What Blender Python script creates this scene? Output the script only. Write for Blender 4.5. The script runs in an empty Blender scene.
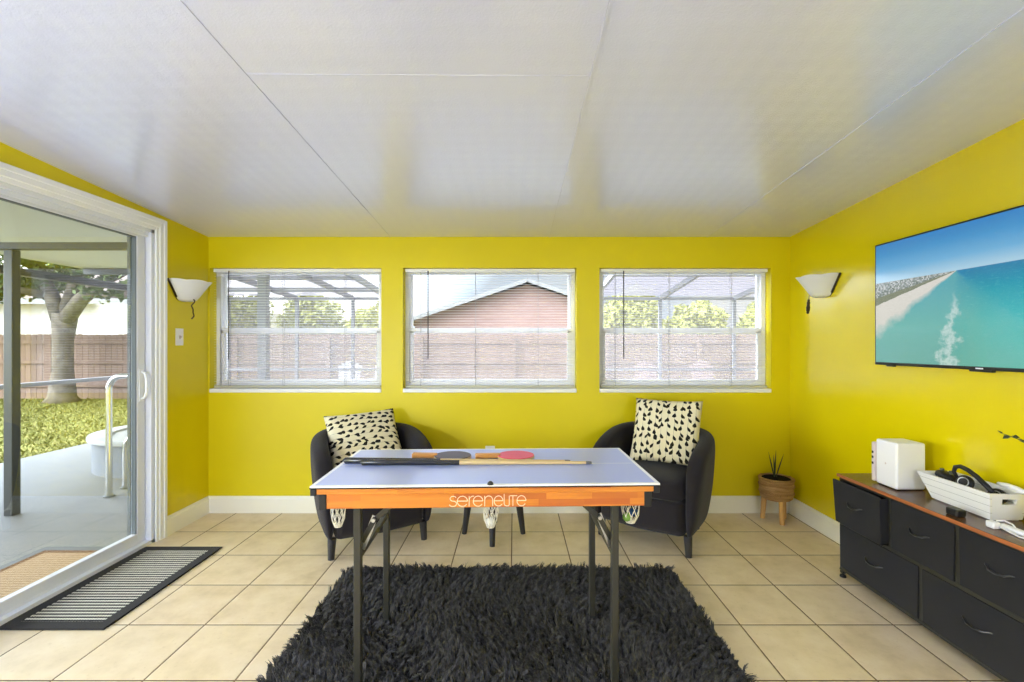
import bpy, math, random
import numpy as np
from math import sin, cos, pi, radians as R
from mathutils import Vector, Matrix

random.seed(7); RNG = np.random.default_rng(7)
SC = bpy.context.scene
COL = SC.collection
H, F, CX, CY = 1.25, 460.0, 514.0, 345.0

# ------------------------------------------------------------------ mesh builder
class MB:
    def __init__(s): s.v = []; s.f = []; s.M = Matrix.Identity(4)
    def add(s, vs, fs):
        b = len(s.v); M = s.M
        s.v += [tuple(M @ Vector(p)) for p in vs]
        s.f += [tuple(b + i for i in f) for f in fs]
        return s
    def box(s, x0, x1, y0, y1, z0, z1):
        return s.add([(x0,y0,z0),(x1,y0,z0),(x1,y1,z0),(x0,y1,z0),(x0,y0,z1),(x1,y0,z1),(x1,y1,z1),(x0,y1,z1)],
              [(0,3,2,1),(4,5,6,7),(0,1,5,4),(1,2,6,5),(2,3,7,6),(3,0,4,7)])
    def hexa(s, lo, hi):      # two quads (4 pts each), lo counter-clockwise seen from hi
        return s.add(list(lo)+list(hi), [(3,2,1,0),(4,5,6,7),(0,1,5,4),(1,2,6,5),(2,3,7,6),(3,0,4,7)])
    def bar(s, a, b, w, h=None):          # square bar between two points
        h = h or w
        a = Vector(a); b = Vector(b); d = (b-a).normalized()
        up = Vector((0,0,1)) if abs(d.z) < .95 else Vector((0,1,0))
        x = d.cross(up).normalized(); y = x.cross(d)
        q = lambda p: [p - x*w/2 - y*h/2, p + x*w/2 - y*h/2, p + x*w/2 + y*h/2, p - x*w/2 + y*h/2]
        return s.hexa(q(b), q(a))
    def tube(s, pts, r, n=8, caps=True, closed=False):
        pts = [Vector(p) for p in pts]; m = len(pts)
        rs = r if isinstance(r, (list, tuple)) else [r]*m
        vs = []; fs = []; nrm = None
        for i, p in enumerate(pts):
            if closed: d = pts[(i+1) % m] - pts[i-1]
            else: d = pts[min(i+1, m-1)] - pts[max(i-1, 0)]
            d.normalize()
            if nrm is None:
                nrm = d.cross(Vector((0,0,1)))
                if nrm.length < .1: nrm = d.cross(Vector((0,1,0)))
            nrm = nrm - d*nrm.dot(d); nrm.normalize()
            bn = d.cross(nrm)
            for k in range(n):
                a = 2*pi*k/n
                vs.append(p + (nrm*cos(a) + bn*sin(a))*rs[i])
        mm = m if closed else m-1
        for i in range(mm):
            j = (i+1) % m
            for k in range(n):
                l = (k+1) % n
                fs.append((i*n+k, i*n+l, j*n+l, j*n+k))
        if caps and not closed:
            fs.append(tuple(reversed(range(n)))); fs.append(tuple((m-1)*n+k for k in range(n)))
        return s.add(vs, fs)
    def lathe(s, prof, n=32, sx=1, sy=1, cx=0, cy=0):     # prof: (r, z)
        vs = []; fs = []; m = len(prof)
        for r, z in prof:
            for k in range(n):
                a = 2*pi*k/n; vs.append((cx+r*cos(a)*sx, cy+r*sin(a)*sy, z))
        for i in range(m-1):
            for k in range(n):
                l = (k+1) % n; fs.append((i*n+k, i*n+l, (i+1)*n+l, (i+1)*n+k))
        if prof[0][0] > 1e-5: fs.append(tuple(reversed(range(n))))
        if prof[-1][0] > 1e-5: fs.append(tuple((m-1)*n+k for k in range(n)))
        return s.add(vs, fs)
    def prism(s, poly, axis, a, b):       # polygon in the other two axes, extruded along axis
        def P(u, v, w): return {'x': (w,u,v), 'y': (u,w,v), 'z': (u,v,w)}[axis]
        n = len(poly)
        vs = [P(u,v,a) for u,v in poly] + [P(u,v,b) for u,v in poly]
        fs = [tuple(range(n)), tuple(reversed(range(n, 2*n)))] + [(i, n+i, n+(i+1)%n, (i+1)%n) for i in range(n)]
        return s.add(vs, fs)
    def grid(s, rows, close_u=False, close_v=False, cap=False):
        m = len(rows); n = len(rows[0]); vs = [p for r in rows for p in r]; fs = []
        for i in range(m if close_u else m-1):
            j = (i+1) % m
            for k in range(n if close_v else n-1):
                l = (k+1) % n; fs.append((i*n+k, i*n+l, j*n+l, j*n+k))
        if cap: fs.append(tuple(reversed(range(n)))); fs.append(tuple((m-1)*n+k for k in range(n)))
        return s.add(vs, fs)
    def ball(s, c, r, n=16, sx=1, sy=1, sz=1):
        rows = []
        for i in range(n//2+1):
            t = pi*i/(n//2)
            rows.append([(c[0]+r*sx*sin(t)*cos(2*pi*k/n), c[1]+r*sy*sin(t)*sin(2*pi*k/n), c[2]-r*sz*cos(t)) for k in range(n)])
        return s.grid(rows, close_v=True)
    def build(s, name, m, parent=None, smooth=False, bevel=0, seg=2, sub=0, angle=40):
        me = bpy.data.meshes.new(name); me.from_pydata(s.v, [], s.f); me.update()
        import bmesh
        bm = bmesh.new(); bm.from_mesh(me); bmesh.ops.remove_doubles(bm, verts=bm.verts, dist=1e-6)
        bmesh.ops.recalc_face_normals(bm, faces=bm.faces); bm.to_mesh(me); bm.free()
        me.materials.append(m)
        o = bpy.data.objects.new(name, me); COL.objects.link(o)
        if parent is not None: o.parent = parent
        if bevel:
            b = o.modifiers.new('bevel', 'BEVEL'); b.width = bevel; b.segments = seg; b.limit_method = 'ANGLE'; b.angle_limit = R(angle)
        if sub:
            b = o.modifiers.new('sub', 'SUBSURF'); b.levels = sub; b.render_levels = sub
        if smooth or sub:
            me.shade_smooth()
            if smooth == 'auto': me.set_sharp_from_angle(angle=R(angle))
        elif bevel:
            me.shade_smooth(); me.set_sharp_from_angle(angle=R(30))
            w = o.modifiers.new('wn', 'WEIGHTED_NORMAL'); w.keep_sharp = True
        return o

def fast_mesh(name, verts, quads, m, parent=None):
    """numpy quads -> one mesh object"""
    me = bpy.data.meshes.new(name); nq = len(quads)
    me.vertices.add(len(verts)); me.vertices.foreach_set('co', np.asarray(verts, 'f').ravel())
    me.loops.add(nq*4); me.loops.foreach_set('vertex_index', np.asarray(quads, 'i').ravel())
    me.polygons.add(nq); me.polygons.foreach_set('loop_start', np.arange(0, nq*4, 4, dtype='i'))
    me.update(calc_edges=True); me.validate(); me.materials.append(m)
    o = bpy.data.objects.new(name, me); COL.objects.link(o)
    if parent is not None: o.parent = parent
    return o

def empty(name, loc=(0,0,0), rz=0):
    o = bpy.data.objects.new(name, None); COL.objects.link(o); o.location = loc; o.rotation_euler = (0,0,rz)
    o.empty_display_size = .05
    return o
def tag(o, label=None, cat=None, group=None, kind=None):
    if label: o['label'] = label
    if cat: o['category'] = cat
    if group: o['group'] = group
    if kind: o['kind'] = kind
    return o
def struct(o): o['kind'] = 'structure'; return o
def copy_tree(o, parent=None):
    c = o.copy(); COL.objects.link(c); c.parent = parent
    for ch in o.children: copy_tree(ch, c)
    return c

# ------------------------------------------------------------------ materials
class NT:
    def __init__(s, name):
        s.m = bpy.data.materials.new(name); s.m.use_nodes = True
        s.t = s.m.node_tree; s.p = s.t.nodes['Principled BSDF']; s.out = s.t.nodes['Material Output']
    def n(s, typ, **kw):
        nd = s.t.nodes.new(typ)
        for k, v in kw.items(): setattr(nd, k, v)
        return nd
    def l(s, a, b): s.t.links.new(a, b)
    def put(s, v, sock):
        if hasattr(v, 'is_output') or isinstance(v, bpy.types.NodeSocket): s.l(v, sock)
        else: sock.default_value = v
    def math(s, op, a, b=0., c=None):
        nd = s.n('ShaderNodeMath', operation=op)
        s.put(a, nd.inputs[0]); s.put(b, nd.inputs[1])
        if c is not None: s.put(c, nd.inputs[2])
        return nd.outputs[0]
    def obj(s): return s.n('ShaderNodeTexCoord').outputs['Object']
    def sep(s, v):
        nd = s.n('ShaderNodeSeparateXYZ'); s.l(v, nd.inputs[0]); return nd.outputs
    def comb(s, x=0., y=0., z=0.):
        nd = s.n('ShaderNodeCombineXYZ')
        for i, q in enumerate((x,y,z)): s.put(q, nd.inputs[i])
        return nd.outputs[0]
    def mapping(s, v, scale=(1,1,1), rot=(0,0,0), loc=(0,0,0)):
        nd = s.n('ShaderNodeMapping'); s.l(v, nd.inputs[0])
        nd.inputs['Scale'].default_value = scale; nd.inputs['Rotation'].default_value = rot; nd.inputs['Location'].default_value = loc
        return nd.outputs[0]
    def noise(s, v, scale, detail=3, rough=.5):
        nd = s.n('ShaderNodeTexNoise'); s.l(v, nd.inputs['Vector'])
        nd.inputs['Scale'].default_value = scale; nd.inputs['Detail'].default_value = detail; nd.inputs['Roughness'].default_value = rough
        return nd.outputs['Fac']
    def white(s, v):
        nd = s.n('ShaderNodeTexWhiteNoise', noise_dimensions='3D'); s.l(v, nd.inputs['Vector']); return nd.outputs['Value']
    def ramp(s, fac, stops, interp='LINEAR'):
        nd = s.n('ShaderNodeValToRGB'); s.put(fac, nd.inputs[0]); cr = nd.color_ramp; cr.interpolation = interp
        while len(cr.elements) < len(stops): cr.elements.new(.5)
        for e, (p, c) in zip(cr.elements, stops): e.position = p; e.color = (*c, 1)
        return nd.outputs[0]
    def mix(s, fac, a, b):
        nd = s.n('ShaderNodeMix', data_type='RGBA')
        s.put(fac, nd.inputs[0])
        for v, k in ((a, 6), (b, 7)):
            if isinstance(v, tuple): nd.inputs[k].default_value = (*v, 1) if len(v) == 3 else v
            else: s.l(v, nd.inputs[k])
        return nd.outputs[2]
    def bump(s, h, strength=.3, dist=.01):
        nd = s.n('ShaderNodeBump'); s.l(h, nd.inputs['Height'])
        nd.inputs['Strength'].default_value = strength; nd.inputs['Distance'].default_value = dist
        s.l(nd.outputs[0], s.p.inputs['Normal'])
    def col(s, v):
        if isinstance(v, tuple): s.p.inputs['Base Color'].default_value = (*v, 1)
        else: s.l(v, s.p.inputs['Base Color'])
    def rough(s, v): s.put(v, s.p.inputs['Roughness'])
    def spec(s, v): s.p.inputs['Specular IOR Level'].default_value = v

def S(r, g, b):      # sRGB 0-255 -> linear
    f = lambda c: (c/255/12.92) if c/255 <= .04045 else ((c/255+.055)/1.055)**2.4
    return (f(r), f(g), f(b))
def simple(name, c, rough=.5, spec=.5, metal=0, var=0, vscale=20, bumpscale=0, bumpst=.2, sheen=0):
    t = NT(name); t.rough(rough); t.spec(spec); t.p.inputs['Metallic'].default_value = metal
    co = t.obj()
    if var:
        nz = t.noise(co, vscale, 4, .6)
        t.col(t.ramp(nz, [(.25, tuple(max(0, x*(1-var)) for x in c)), (.75, tuple(min(1, x*(1+var)) for x in c))]))
    else: t.col(c)
    if bumpscale: t.bump(t.noise(co, bumpscale, 3, .6), bumpst, .004)
    if sheen: t.p.inputs['Sheen Weight'].default_value = sheen
    return t.m

M = {}
YEL = S(221, 198, 20)
def wall_mat(name='yellow_wall_paint', rg=.42, sp=.4):
    t = NT(name); co = t.obj()
    nz = t.noise(co, 1.6, 3, .5)
    t.col(t.ramp(nz, [(.3, S(220,201,2)), (.7, S(226,207,4))]))
    t.rough(rg); t.spec(sp)
    t.bump(t.noise(co, 160, 3, .6), .04, .003)
    return t.m
M['wall'] = wall_mat(); M['wall_gloss'] = wall_mat('semigloss_yellow_wall_paint', .2, .8)
def ceil_mat():
    t = NT('embossed_ceiling_panel'); co = t.obj()
    x, y, z = t.sep(co)
    # embossed diamond squares + fine stipple
    k = 26.0
    a = t.math('SINE', t.math('MULTIPLY', t.math('ADD', x, y), k*1.6)); b = t.math('SINE', t.math('MULTIPLY', t.math('SUBTRACT', x, y), k*1.6))
    d = t.math('MULTIPLY', a, b)
    h = t.math('ADD', t.math('MULTIPLY', d, .35), t.noise(co, 130, 3, .7))
    t.col(S(204,207,234)); t.rough(.3); t.spec(.6); t.bump(h, .26, .006)
    t.p.inputs['Coat Weight'].default_value = 1.; t.p.inputs['Coat Roughness'].default_value = .17; t.p.inputs['Coat IOR'].default_value = 1.75
    return t.m
M['ceil'] = ceil_mat()
M['white'] = simple('white_trim_paint', S(240,240,238), .35, .5)
M['base'] = simple('cream_baseboard_paint', S(244,240,222), .4, .5)
M['alu'] = simple('white_aluminium', S(226,228,232), .35, .5)
M['gasket'] = simple('dark_grey_gasket', S(92,98,98), .5, .4)
M['pvc'] = simple('white_vinyl', S(243,243,244), .35, .5)
def floor_mat():
    t = NT('beige_floor_tile'); co = t.obj(); x, y, z = t.sep(co)
    px, py = .3416, .3412
    u = t.math('DIVIDE', t.math('SUBTRACT', x, -1.039-px*20), px); v = t.math('DIVIDE', t.math('SUBTRACT', y, 3.078-py*20), py)
    fu = t.math('FRACT', u); fv = t.math('FRACT', v)
    du = t.math('MULTIPLY', t.math('SUBTRACT', .5, t.math('ABSOLUTE', t.math('SUBTRACT', fu, .5))), px)
    dv = t.math('MULTIPLY', t.math('SUBTRACT', .5, t.math('ABSOLUTE', t.math('SUBTRACT', fv, .5))), py)
    d = t.math('MINIMUM', du, dv)
    cell = t.comb(t.math('FLOOR', u), t.math('FLOOR', v), 0.)
    wn = t.white(cell)
    n1 = t.noise(co, 7, 5, .62); n2 = t.noise(co, 45, 4, .6)
    base = t.ramp(n1, [(.28, S(211,190,153)), (.5, S(227,207,173)), (.72, S(237,220,191))])
    base = t.mix(t.math('MULTIPLY', wn, .25), base, S(234,221,190))
    base = t.mix(t.math('MULTIPLY', t.ramp(n2, [(.6,(0,0,0)),(.72,(1,1,1))]), .30), base, S(192,168,126))
    grout = t.ramp(t.noise(co, 3, 2), [(.35, S(104,84,58)), (.65, S(132,110,78))])
    g = t.math('LESS_THAN', d, .0032)
    t.col(t.mix(g, base, grout))
    t.rough(t.math('ADD', .36, t.math('MULTIPLY', g, .5))); t.spec(.45)
    e = t.n('ShaderNodeMapRange'); t.l(d, e.inputs[0]); e.inputs[1].default_value = .001; e.inputs[2].default_value = .007
    t.bump(t.math('ADD', e.outputs[0], t.math('MULTIPLY', n2, .12)), .5, .003)
    return t.m
M['floor'] = floor_mat()
def glass_mat(name, refl=.2, tint=(.97,.985,.98)):
    t = NT(name); t.t.nodes.remove(t.p)
    tr = t.n('ShaderNodeBsdfTransparent'); tr.inputs[0].default_value = (*tint, 1)
    gl = t.n('ShaderNodeBsdfGlossy'); gl.inputs['Roughness'].default_value = .01
    fr = t.n('ShaderNodeFresnel'); fr.inputs[0].default_value = 1.45
    mx = t.n('ShaderNodeMixShader'); t.l(t.math('MULTIPLY', fr.outputs[0], refl), mx.inputs[0])
    t.l(tr.outputs[0], mx.inputs[1]); t.l(gl.outputs[0], mx.inputs[2]); t.l(mx.outputs[0], t.out.inputs[0])
    return t.m
M['glass'] = glass_mat('window_glass')
def screen_mat(name='enclosure_roof_screen', k=.66, c=(160,154,160)):
    t = NT(name); t.t.nodes.remove(t.p)
    tr = t.n('ShaderNodeBsdfTransparent'); df = t.n('ShaderNodeBsdfDiffuse'); df.inputs[0].default_value = (*S(*c), 1)
    tl = t.n('ShaderNodeBsdfTranslucent'); tl.inputs[0].default_value = (*S(*c), 1)
    m0 = t.n('ShaderNodeMixShader'); m0.inputs[0].default_value = .5; t.l(df.outputs[0], m0.inputs[1]); t.l(tl.outputs[0], m0.inputs[2])
    mx = t.n('ShaderNodeMixShader'); mx.inputs[0].default_value = k
    t.l(tr.outputs[0], mx.inputs[1]); t.l(m0.outputs[0], mx.inputs[2]); t.l(mx.outputs[0], t.out.inputs[0])
    return t.m
M['screen'] = screen_mat(); M['halfscreen'] = screen_mat('window_insect_screen', .22, (206,198,200)); M['wallscreen'] = screen_mat('enclosure_wall_screen', .14, (200,196,198))
def fabric(name, c, scale=420, sheen=.25):
    t = NT(name); co = t.obj()
    n1 = t.noise(co, 6, 3); n2 = t.noise(co, scale, 2, .7)
    t.col(t.mix(n1, tuple(x*.85 for x in c), tuple(x*1.15 for x in c))); t.rough(.92); t.spec(.2)
    t.p.inputs['Sheen Weight'].default_value = sheen
    t.bump(n2, .4, .002); return t.m
M['charcoal'] = fabric('charcoal_chair_fabric', S(38,34,37), sheen=.12)
M['leg'] = simple('dark_stained_leg', S(46,44,46), .45, .4)
M['blacksteel'] = simple('black_powder_coated_steel', S(46,45,40), .42, .5)
M['black'] = simple('black_plastic', S(26,26,28), .45, .4)
M['steel'] = simple('brushed_steel', (.62,.63,.64), .3, .5, 1)
M['chrome'] = simple('polished_stainless', (.72,.73,.74), .16, .5, 1)
def wood(name, stops, axis='x', sc=(3,60,60), rough=.4, blocks=None, spec=.5):
    t = NT(name); co = t.obj()
    s = {'x': sc, 'y': (sc[1],sc[0],sc[2]), 'z': (sc[1],sc[2],sc[0])}[axis]
    nz = t.noise(t.mapping(co, s), 1, 5, .62)
    c = t.ramp(nz, stops)
    if blocks:
        x, y, z = t.sep(co)
        row = t.math('FLOOR', t.math('DIVIDE', z, blocks[1]))
        u = t.math('ADD', t.math('DIVIDE', x, blocks[0]), t.math('MULTIPLY', t.white(t.comb(row, 3., 0.)), 5.3))
        w = t.white(t.comb(t.math('FLOOR', u), row, 1.))
        c = t.mix(t.ramp(w, [(.0,(.0,)*3),(.62,(.05,)*3),(.8,(.3,)*3),(1.,(.75,)*3)]), c, blocks[2])
    t.col(c); t.rough(rough); t.spec(spec); t.bump(nz, .08, .002)
    return t.m
M['orange'] = wood('orange_butcher_block_wood', [(.25,S(198,116,38)),(.5,S(212,130,46)),(.75,S(224,146,58))], 'x', (2.5,30,60), .38, (.16,.021,S(178,84,38)))
M['tan'] = wood('pale_maple', [(.3,S(206,178,122)),(.7,S(226,200,148))], 'x', (4,80,80), .4)
M['handle'] = wood('orange_paddle_handle_wood', [(.3,S(192,128,58)),(.7,S(222,160,84))], 'x', (6,120,120), .45)
M['rustic'] = wood('rustic_brown_wood_top', [(.25,S(44,28,18)),(.45,S(84,56,32)),(.6,S(112,76,44)),(.75,S(56,36,22))], 'y', (3.5,16,16), .25, spec=.6)
M['rusticedge'] = wood('orange_brown_wood_edge', [(.3,S(146,82,42)),(.7,S(190,114,64))], 'y', (3,60,60), .45)
M['peg'] = wood('light_wood_leg', [(.3,S(186,138,74)),(.7,S(214,168,98))], 'z', (4,60,60), .5)
def table_blue():
    t = NT('blue_table_tennis_top'); co = t.obj(); x, y, z = t.sep(co)
    ex = t.math('SUBTRACT', 0.598, t.math('ABSOLUTE', x)); ey = t.math('SUBTRACT', .2735, t.math('ABSOLUTE', y))
    e = t.math('LESS_THAN', t.math('MINIMUM', ex, ey), .013)
    c = t.math('LESS_THAN', t.math('ABSOLUTE', y), .0022)
    t.col(t.mix(t.math('MAXIMUM', e, c), S(172,184,232), S(240,240,242))); t.rough(.28); t.spec(.5)
    t.bump(t.noise(co, 300, 2), .05, .001)
    return t.m
M['tabletop'] = table_blue()
M['lettering'] = simple('cream_lettering', S(248,232,206), .5, .4)
M['net'] = simple('white_net_cord', S(226,222,208), .8, .2)
M['rubber_red'] = simple('red_paddle_rubber', S(240,78,104), .5, .55)
M['rubber_grey'] = simple('black_paddle_rubber', S(84,74,88), .55, .6)
M['cue_black'] = simple('black_lacquered_cue_butt', S(40,41,44), .25, .6)
M['blueball'] = simple('blue_ball', S(30,66,110), .15, .6)
M['greenball'] = simple('green_ball', S(120,160,70), .15, .6)
M['whiteball'] = simple('white_ball', S(232,232,226), .2, .6)
def pillow_mat():
    t = NT('cream_cushion_with_black_petals'); co = t.obj(); x, y, z = t.sep(co)
    s, p = .041, .050
    wob = t.math('MULTIPLY', t.math('SUBTRACT', t.noise(co, 9, 2), .5), .016)
    xx = t.math('ADD', x, wob)
    u = t.math('DIVIDE', t.math('ADD', xx, 5*s), s)
    col = t.math('FLOOR', u); fu = t.math('SUBTRACT', t.math('FRACT', u), .5)
    def dots(seed, pitch, sx, keep):
        v = t.math('ADD', t.math('DIVIDE', y, pitch), t.math('MULTIPLY', t.white(t.comb(col, seed, 0.)), 7.))
        row = t.math('FLOOR', v); fv = t.math('SUBTRACT', t.math('FRACT', v), .5)
        w = t.white(t.comb(col, row, seed+3.)); w2 = t.white(t.comb(col, row, seed+9.))
        dy = t.math('MULTIPLY', t.math('SUBTRACT', fv, t.math('MULTIPLY', t.math('SUBTRACT', w, .5), .4)), pitch)
        dx = t.math('MULTIPLY', t.math('SUBTRACT', fu, t.math('MULTIPLY', t.math('SUBTRACT', w2, .5), .55)), s)
        # lean + teardrop
        dx = t.math('ADD', dx, t.math('MULTIPLY', dy, t.math('MULTIPLY', t.math('SUBTRACT', w2, .5), 1.6)))
        wid = t.math('MAXIMUM', t.math('SUBTRACT', sx, t.math('MULTIPLY', dy, .42)), .002)
        q = t.math('ADD', t.math('POWER', t.math('ABSOLUTE', t.math('DIVIDE', dx, wid)), 2.), t.math('POWER', t.math('ABSOLUTE', t.math('DIVIDE', dy, .0165)), 2.))
        return t.math('MULTIPLY', t.math('LESS_THAN', q, 1.), t.math('LESS_THAN', w, keep))
    d = t.math('MAXIMUM', dots(1., p, .0100, .92), dots(40., .095, .0085, .6))
    line = t.math('LESS_THAN', t.math('ABSOLUTE', fu), .016)
    base = t.mix(t.math('MULTIPLY', line, .8), S(232,222,188), S(58,54,44))
    t.col(t.mix(d, base, S(32,29,24))); t.rough(.85); t.spec(.2)
    t.bump(t.noise(co, 350, 2), .25, .002)
    return t.m
M['pillow'] = pillow_mat()
def rug_mat():
    t = NT('charcoal_shag'); co = t.obj()
    t.col(t.ramp(t.noise(co, 60, 2, .7), [(.3,S(40,39,39)),(.7,S(92,90,89))])); t.rough(.75); t.spec(.35)
    t.p.inputs['Sheen Weight'].default_value = .1
    return t.m
M['rug'] = rug_mat()
def mat_stripe():
    t = NT('black_and_cream_woven_stripes'); co = t.obj(); x, y, z = t.sep(co)
    p = .0245
    fy = t.math('FRACT', t.math('DIVIDE', t.math('ADD', y, t.math('MULTIPLY', t.math('SINE', t.math('MULTIPLY', x, 520.)), .0022)), p))
    a = t.math('LESS_THAN', fy, .52)
    br = t.math('GREATER_THAN', t.math('SINE', t.math('MULTIPLY', x, 520.)), -.88)
    a = t.math('MULTIPLY', a, br)
    t.col(t.mix(a, S(34,33,36), S(226,222,208))); t.rough(.9); t.spec(.1)
    t.bump(t.math('SINE', t.math('MULTIPLY', x, 520.)), .4, .003)
    return t.m
M['stripe'] = mat_stripe()
M['matborder'] = fabric('black_mat_binding', S(44,42,41), 600, .05)
M['drawer'] = fabric('black_drawer_fabric', S(39,39,42), 700, .05)
M['whiteplastic'] = simple('white_matte_plastic', S(240,240,243), .4, .45)
M['pinkplastic'] = simple('pale_grey_plastic', S(214,200,196), .5, .4)
def shiplap():
    t = NT('white_painted_boards'); co = t.obj(); x, y, z = t.sep(co)
    fz = t.math('FRACT', t.math('DIVIDE', z, .0295)); g = t.math('LESS_THAN', fz, .07)
    t.col(t.mix(g, S(242,242,240), S(186,186,184))); t.rough(.55)
    t.bump(t.math('SUBTRACT', 1., g), .6, .004)
    return t.m
M['shiplap'] = shiplap()
def basket_mat():
    t = NT('woven_seagrass'); co = t.obj(); x, y, z = t.sep(co)
    w = t.math('SINE', t.math('MULTIPLY', z, 420.))
    ang = t.math('ARCTAN2', y, x)
    w2 = t.math('SINE', t.math('ADD', t.math('MULTIPLY', ang, 46.), t.math('MULTIPLY', z, 210.)))
    h = t.math('ADD', w, w2)
    n = t.noise(t.mapping(co, (8,8,60)), 1, 4)
    c = t.ramp(n, [(.3,S(150,108,58)),(.55,S(186,146,90)),(.75,S(206,170,112))])
    t.col(c); t.rough(.8); t.bump(h, .6, .005)
    return t.m
M['basket'] = basket_mat()
M['soil'] = simple('dark_soil', S(30,26,26), .95, .1, var=.5, vscale=80, bumpscale=90, bumpst=.8)
M['blade'] = simple('dark_green_blade', S(58,66,46), .5, .4, var=.3, vscale=60)
M['leafdark'] = simple('dark_green_leaf', S(42,52,34), .5, .4, var=.3, vscale=60)
M['frost'] = simple('frosted_white_glass', S(226,226,226), .35, .5)
M['bronze'] = simple('dark_bronze_scrolled_metal', S(60,50,34), .4, .5, .6)
M['tvbezel'] = simple('black_tv_bezel', S(22,24,26), .3, .5)
def tv_mat():
    t = NT('beach_picture_on_screen'); co = t.obj(); x, y, z = t.sep(co)   # object coords: y across, z up
    W, Hh = 1.13, .636
    u = t.math('DIVIDE', y, W); v = t.math('DIVIDE', z, Hh)       # 0..1 (u grows away from left edge)
    VU, VV = .41, .676
    n1 = t.noise(t.comb(t.math('MULTIPLY', u, 1.8), v, 0.), 9, 5, .6)
    n2 = t.noise(t.comb(t.math('MULTIPLY', u, 1.8), t.math('MULTIPLY', v, 3.), 0.), 30, 4, .6)
    sky = t.ramp(v, [(VV, S(176,212,232)), (.78, S(110,178,222)), (.9, S(66,150,208)), (1., S(48,130,198))])
    a = t.math('DIVIDE', t.math('SUBTRACT', u, VU), t.math('MAXIMUM', t.math('SUBTRACT', VV, v), .004))
    aw = t.math('ADD', a, t.math('MULTIPLY', t.math('SUBTRACT', n1, .5), .5))
    deep = t.ramp(v, [(.0, S(96,196,176)), (.3, S(40,182,180)), (.5, S(14,160,178)), (.62, S(14,138,178)), (VV, S(30,126,176))])
    deep = t.mix(t.math('MULTIPLY', t.ramp(n2, [(.55,(0,0,0)),(.75,(1,1,1))]), .35), deep, S(120,214,204))
    shal = t.ramp(v, [(.0, S(104,172,160)), (.3, S(112,184,176)), (.6, S(90,170,180))])
    shal = t.mix(t.math('MULTIPLY', t.ramp(n2, [(.6,(0,0,0)),(.75,(1,1,1))]), .25), shal, S(190,220,210))
    sm = t.n('ShaderNodeMapRange'); t.l(aw, sm.inputs[0]); sm.inputs[1].default_value = -.15; sm.inputs[2].default_value = .75
    sea = t.mix(sm.outputs[0], shal, deep)
    # breaking wave
    fo = t.math('SUBTRACT', aw, -.06)
    fm = t.n('ShaderNodeMapRange'); t.l(t.math('SUBTRACT', t.math('ABSOLUTE', fo), t.math('MULTIPLY', .055, n2)), fm.inputs[0]); fm.inputs[1].default_value = .04; fm.inputs[2].default_value = -.04
    fv = t.n('ShaderNodeMapRange'); t.l(v, fv.inputs[0]); fv.inputs[1].default_value = .54; fv.inputs[2].default_value = .42
    foam = t.math('MULTIPLY', fm.outputs[0], fv.outputs[0])
    sea = t.mix(t.math('MULTIPLY', foam, .7), sea, S(232,240,236))
    sand = t.mix(n2, S(206,204,196), S(232,228,218))
    wet = t.n('ShaderNodeMapRange'); t.l(aw, wet.inputs[0]); wet.inputs[1].default_value = -1.1; wet.inputs[2].default_value = -.8
    shore = t.mix(wet.outputs[0], sand, sea)
    hn = t.white(t.comb(t.math('FLOOR', t.math('MULTIPLY', u, 170.)), t.math('FLOOR', t.math('MULTIPLY', v, 95.)), 0.))
    town = t.ramp(hn, [(.0,S(112,124,116)),(.3,S(140,148,142)),(.6,S(166,174,174)),(.82,S(198,200,198))], 'CONSTANT')
    veg = t.mix(n2, S(96,112,88), S(150,150,124))
    land = t.mix(t.math('LESS_THAN', a, -3.2), veg, town)
    low = t.mix(t.math('LESS_THAN', aw, -2.15), shore, land)
    img = t.mix(t.math('GREATER_THAN', v, VV), low, sky)
    t.col((.01,.01,.012)); t.rough(.12); t.spec(.5)
    t.l(img, t.p.inputs['Emission Color']); t.p.inputs['Emission Strength'].default_value = .46
    return t.m
M['tv'] = tv_mat()
# outdoors
M['patio'] = simple('painted_concrete', S(112,114,116), .6, .3, var=.08, vscale=2.5, bumpscale=90)
M['lawnsoil'] = simple('lawn_turf', S(128,122,70), .95, .1, var=.35, vscale=3, bumpscale=40, bumpst=.8)
M['grass'] = simple('grass_blades', S(120,122,64), .8, .2, var=.2, vscale=1.5)
def fence_mat():
    t = NT('weathered_fence_wood'); co = t.obj(); x, y, z = t.sep(co)
    w = t.white(t.comb(t.math('FLOOR', t.math('DIVIDE', x, .15)), 0., 0.))
    n = t.noise(t.mapping(co, (30,30,1.6)), 1, 4, .6)
    c = t.mix(n, S(124,102,88), S(156,132,118)); c = t.mix(t.math('MULTIPLY', w, .5), c, S(108,88,76))
    t.col(c); t.rough(.85); t.spec(.2); return t.m
M['fence'] = fence_mat()
M['stucco'] = simple('white_stucco', S(206,202,196), .85, .2, bumpscale=60)
M['siding'] = wood('brown_wood_siding', [(.3,S(140,113,110)),(.7,S(160,133,128))], 'x', (1,1,18), .8)
M['fascia'] = simple('grey_fascia_paint', S(140,140,142), .7, .3)
M['shingle'] = simple('grey_brown_shingles', S(110,98,90), .9, .2, var=.2, vscale=30)
M['bark'] = simple('oak_bark', S(106,98,86), .9, .2, var=.55, vscale=6, bumpscale=16, bumpst=.9)
M['leaf'] = simple('oak_leaves', S(84,98,50), .7, .3, var=.4, vscale=1.2)
M['leafyellow'] = simple('yellow_green_leaves', S(160,160,84), .7, .3, var=.35, vscale=1.5)
M['lanai'] = simple('white_roof_panel', S(214,216,212), .6, .3)
M['frame_dark'] = simple('dark_grey_aluminium', S(50,52,48), .4, .5)
M['frame_pale'] = simple('pale_grey_aluminium', S(158,158,164), .45, .5)
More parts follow.
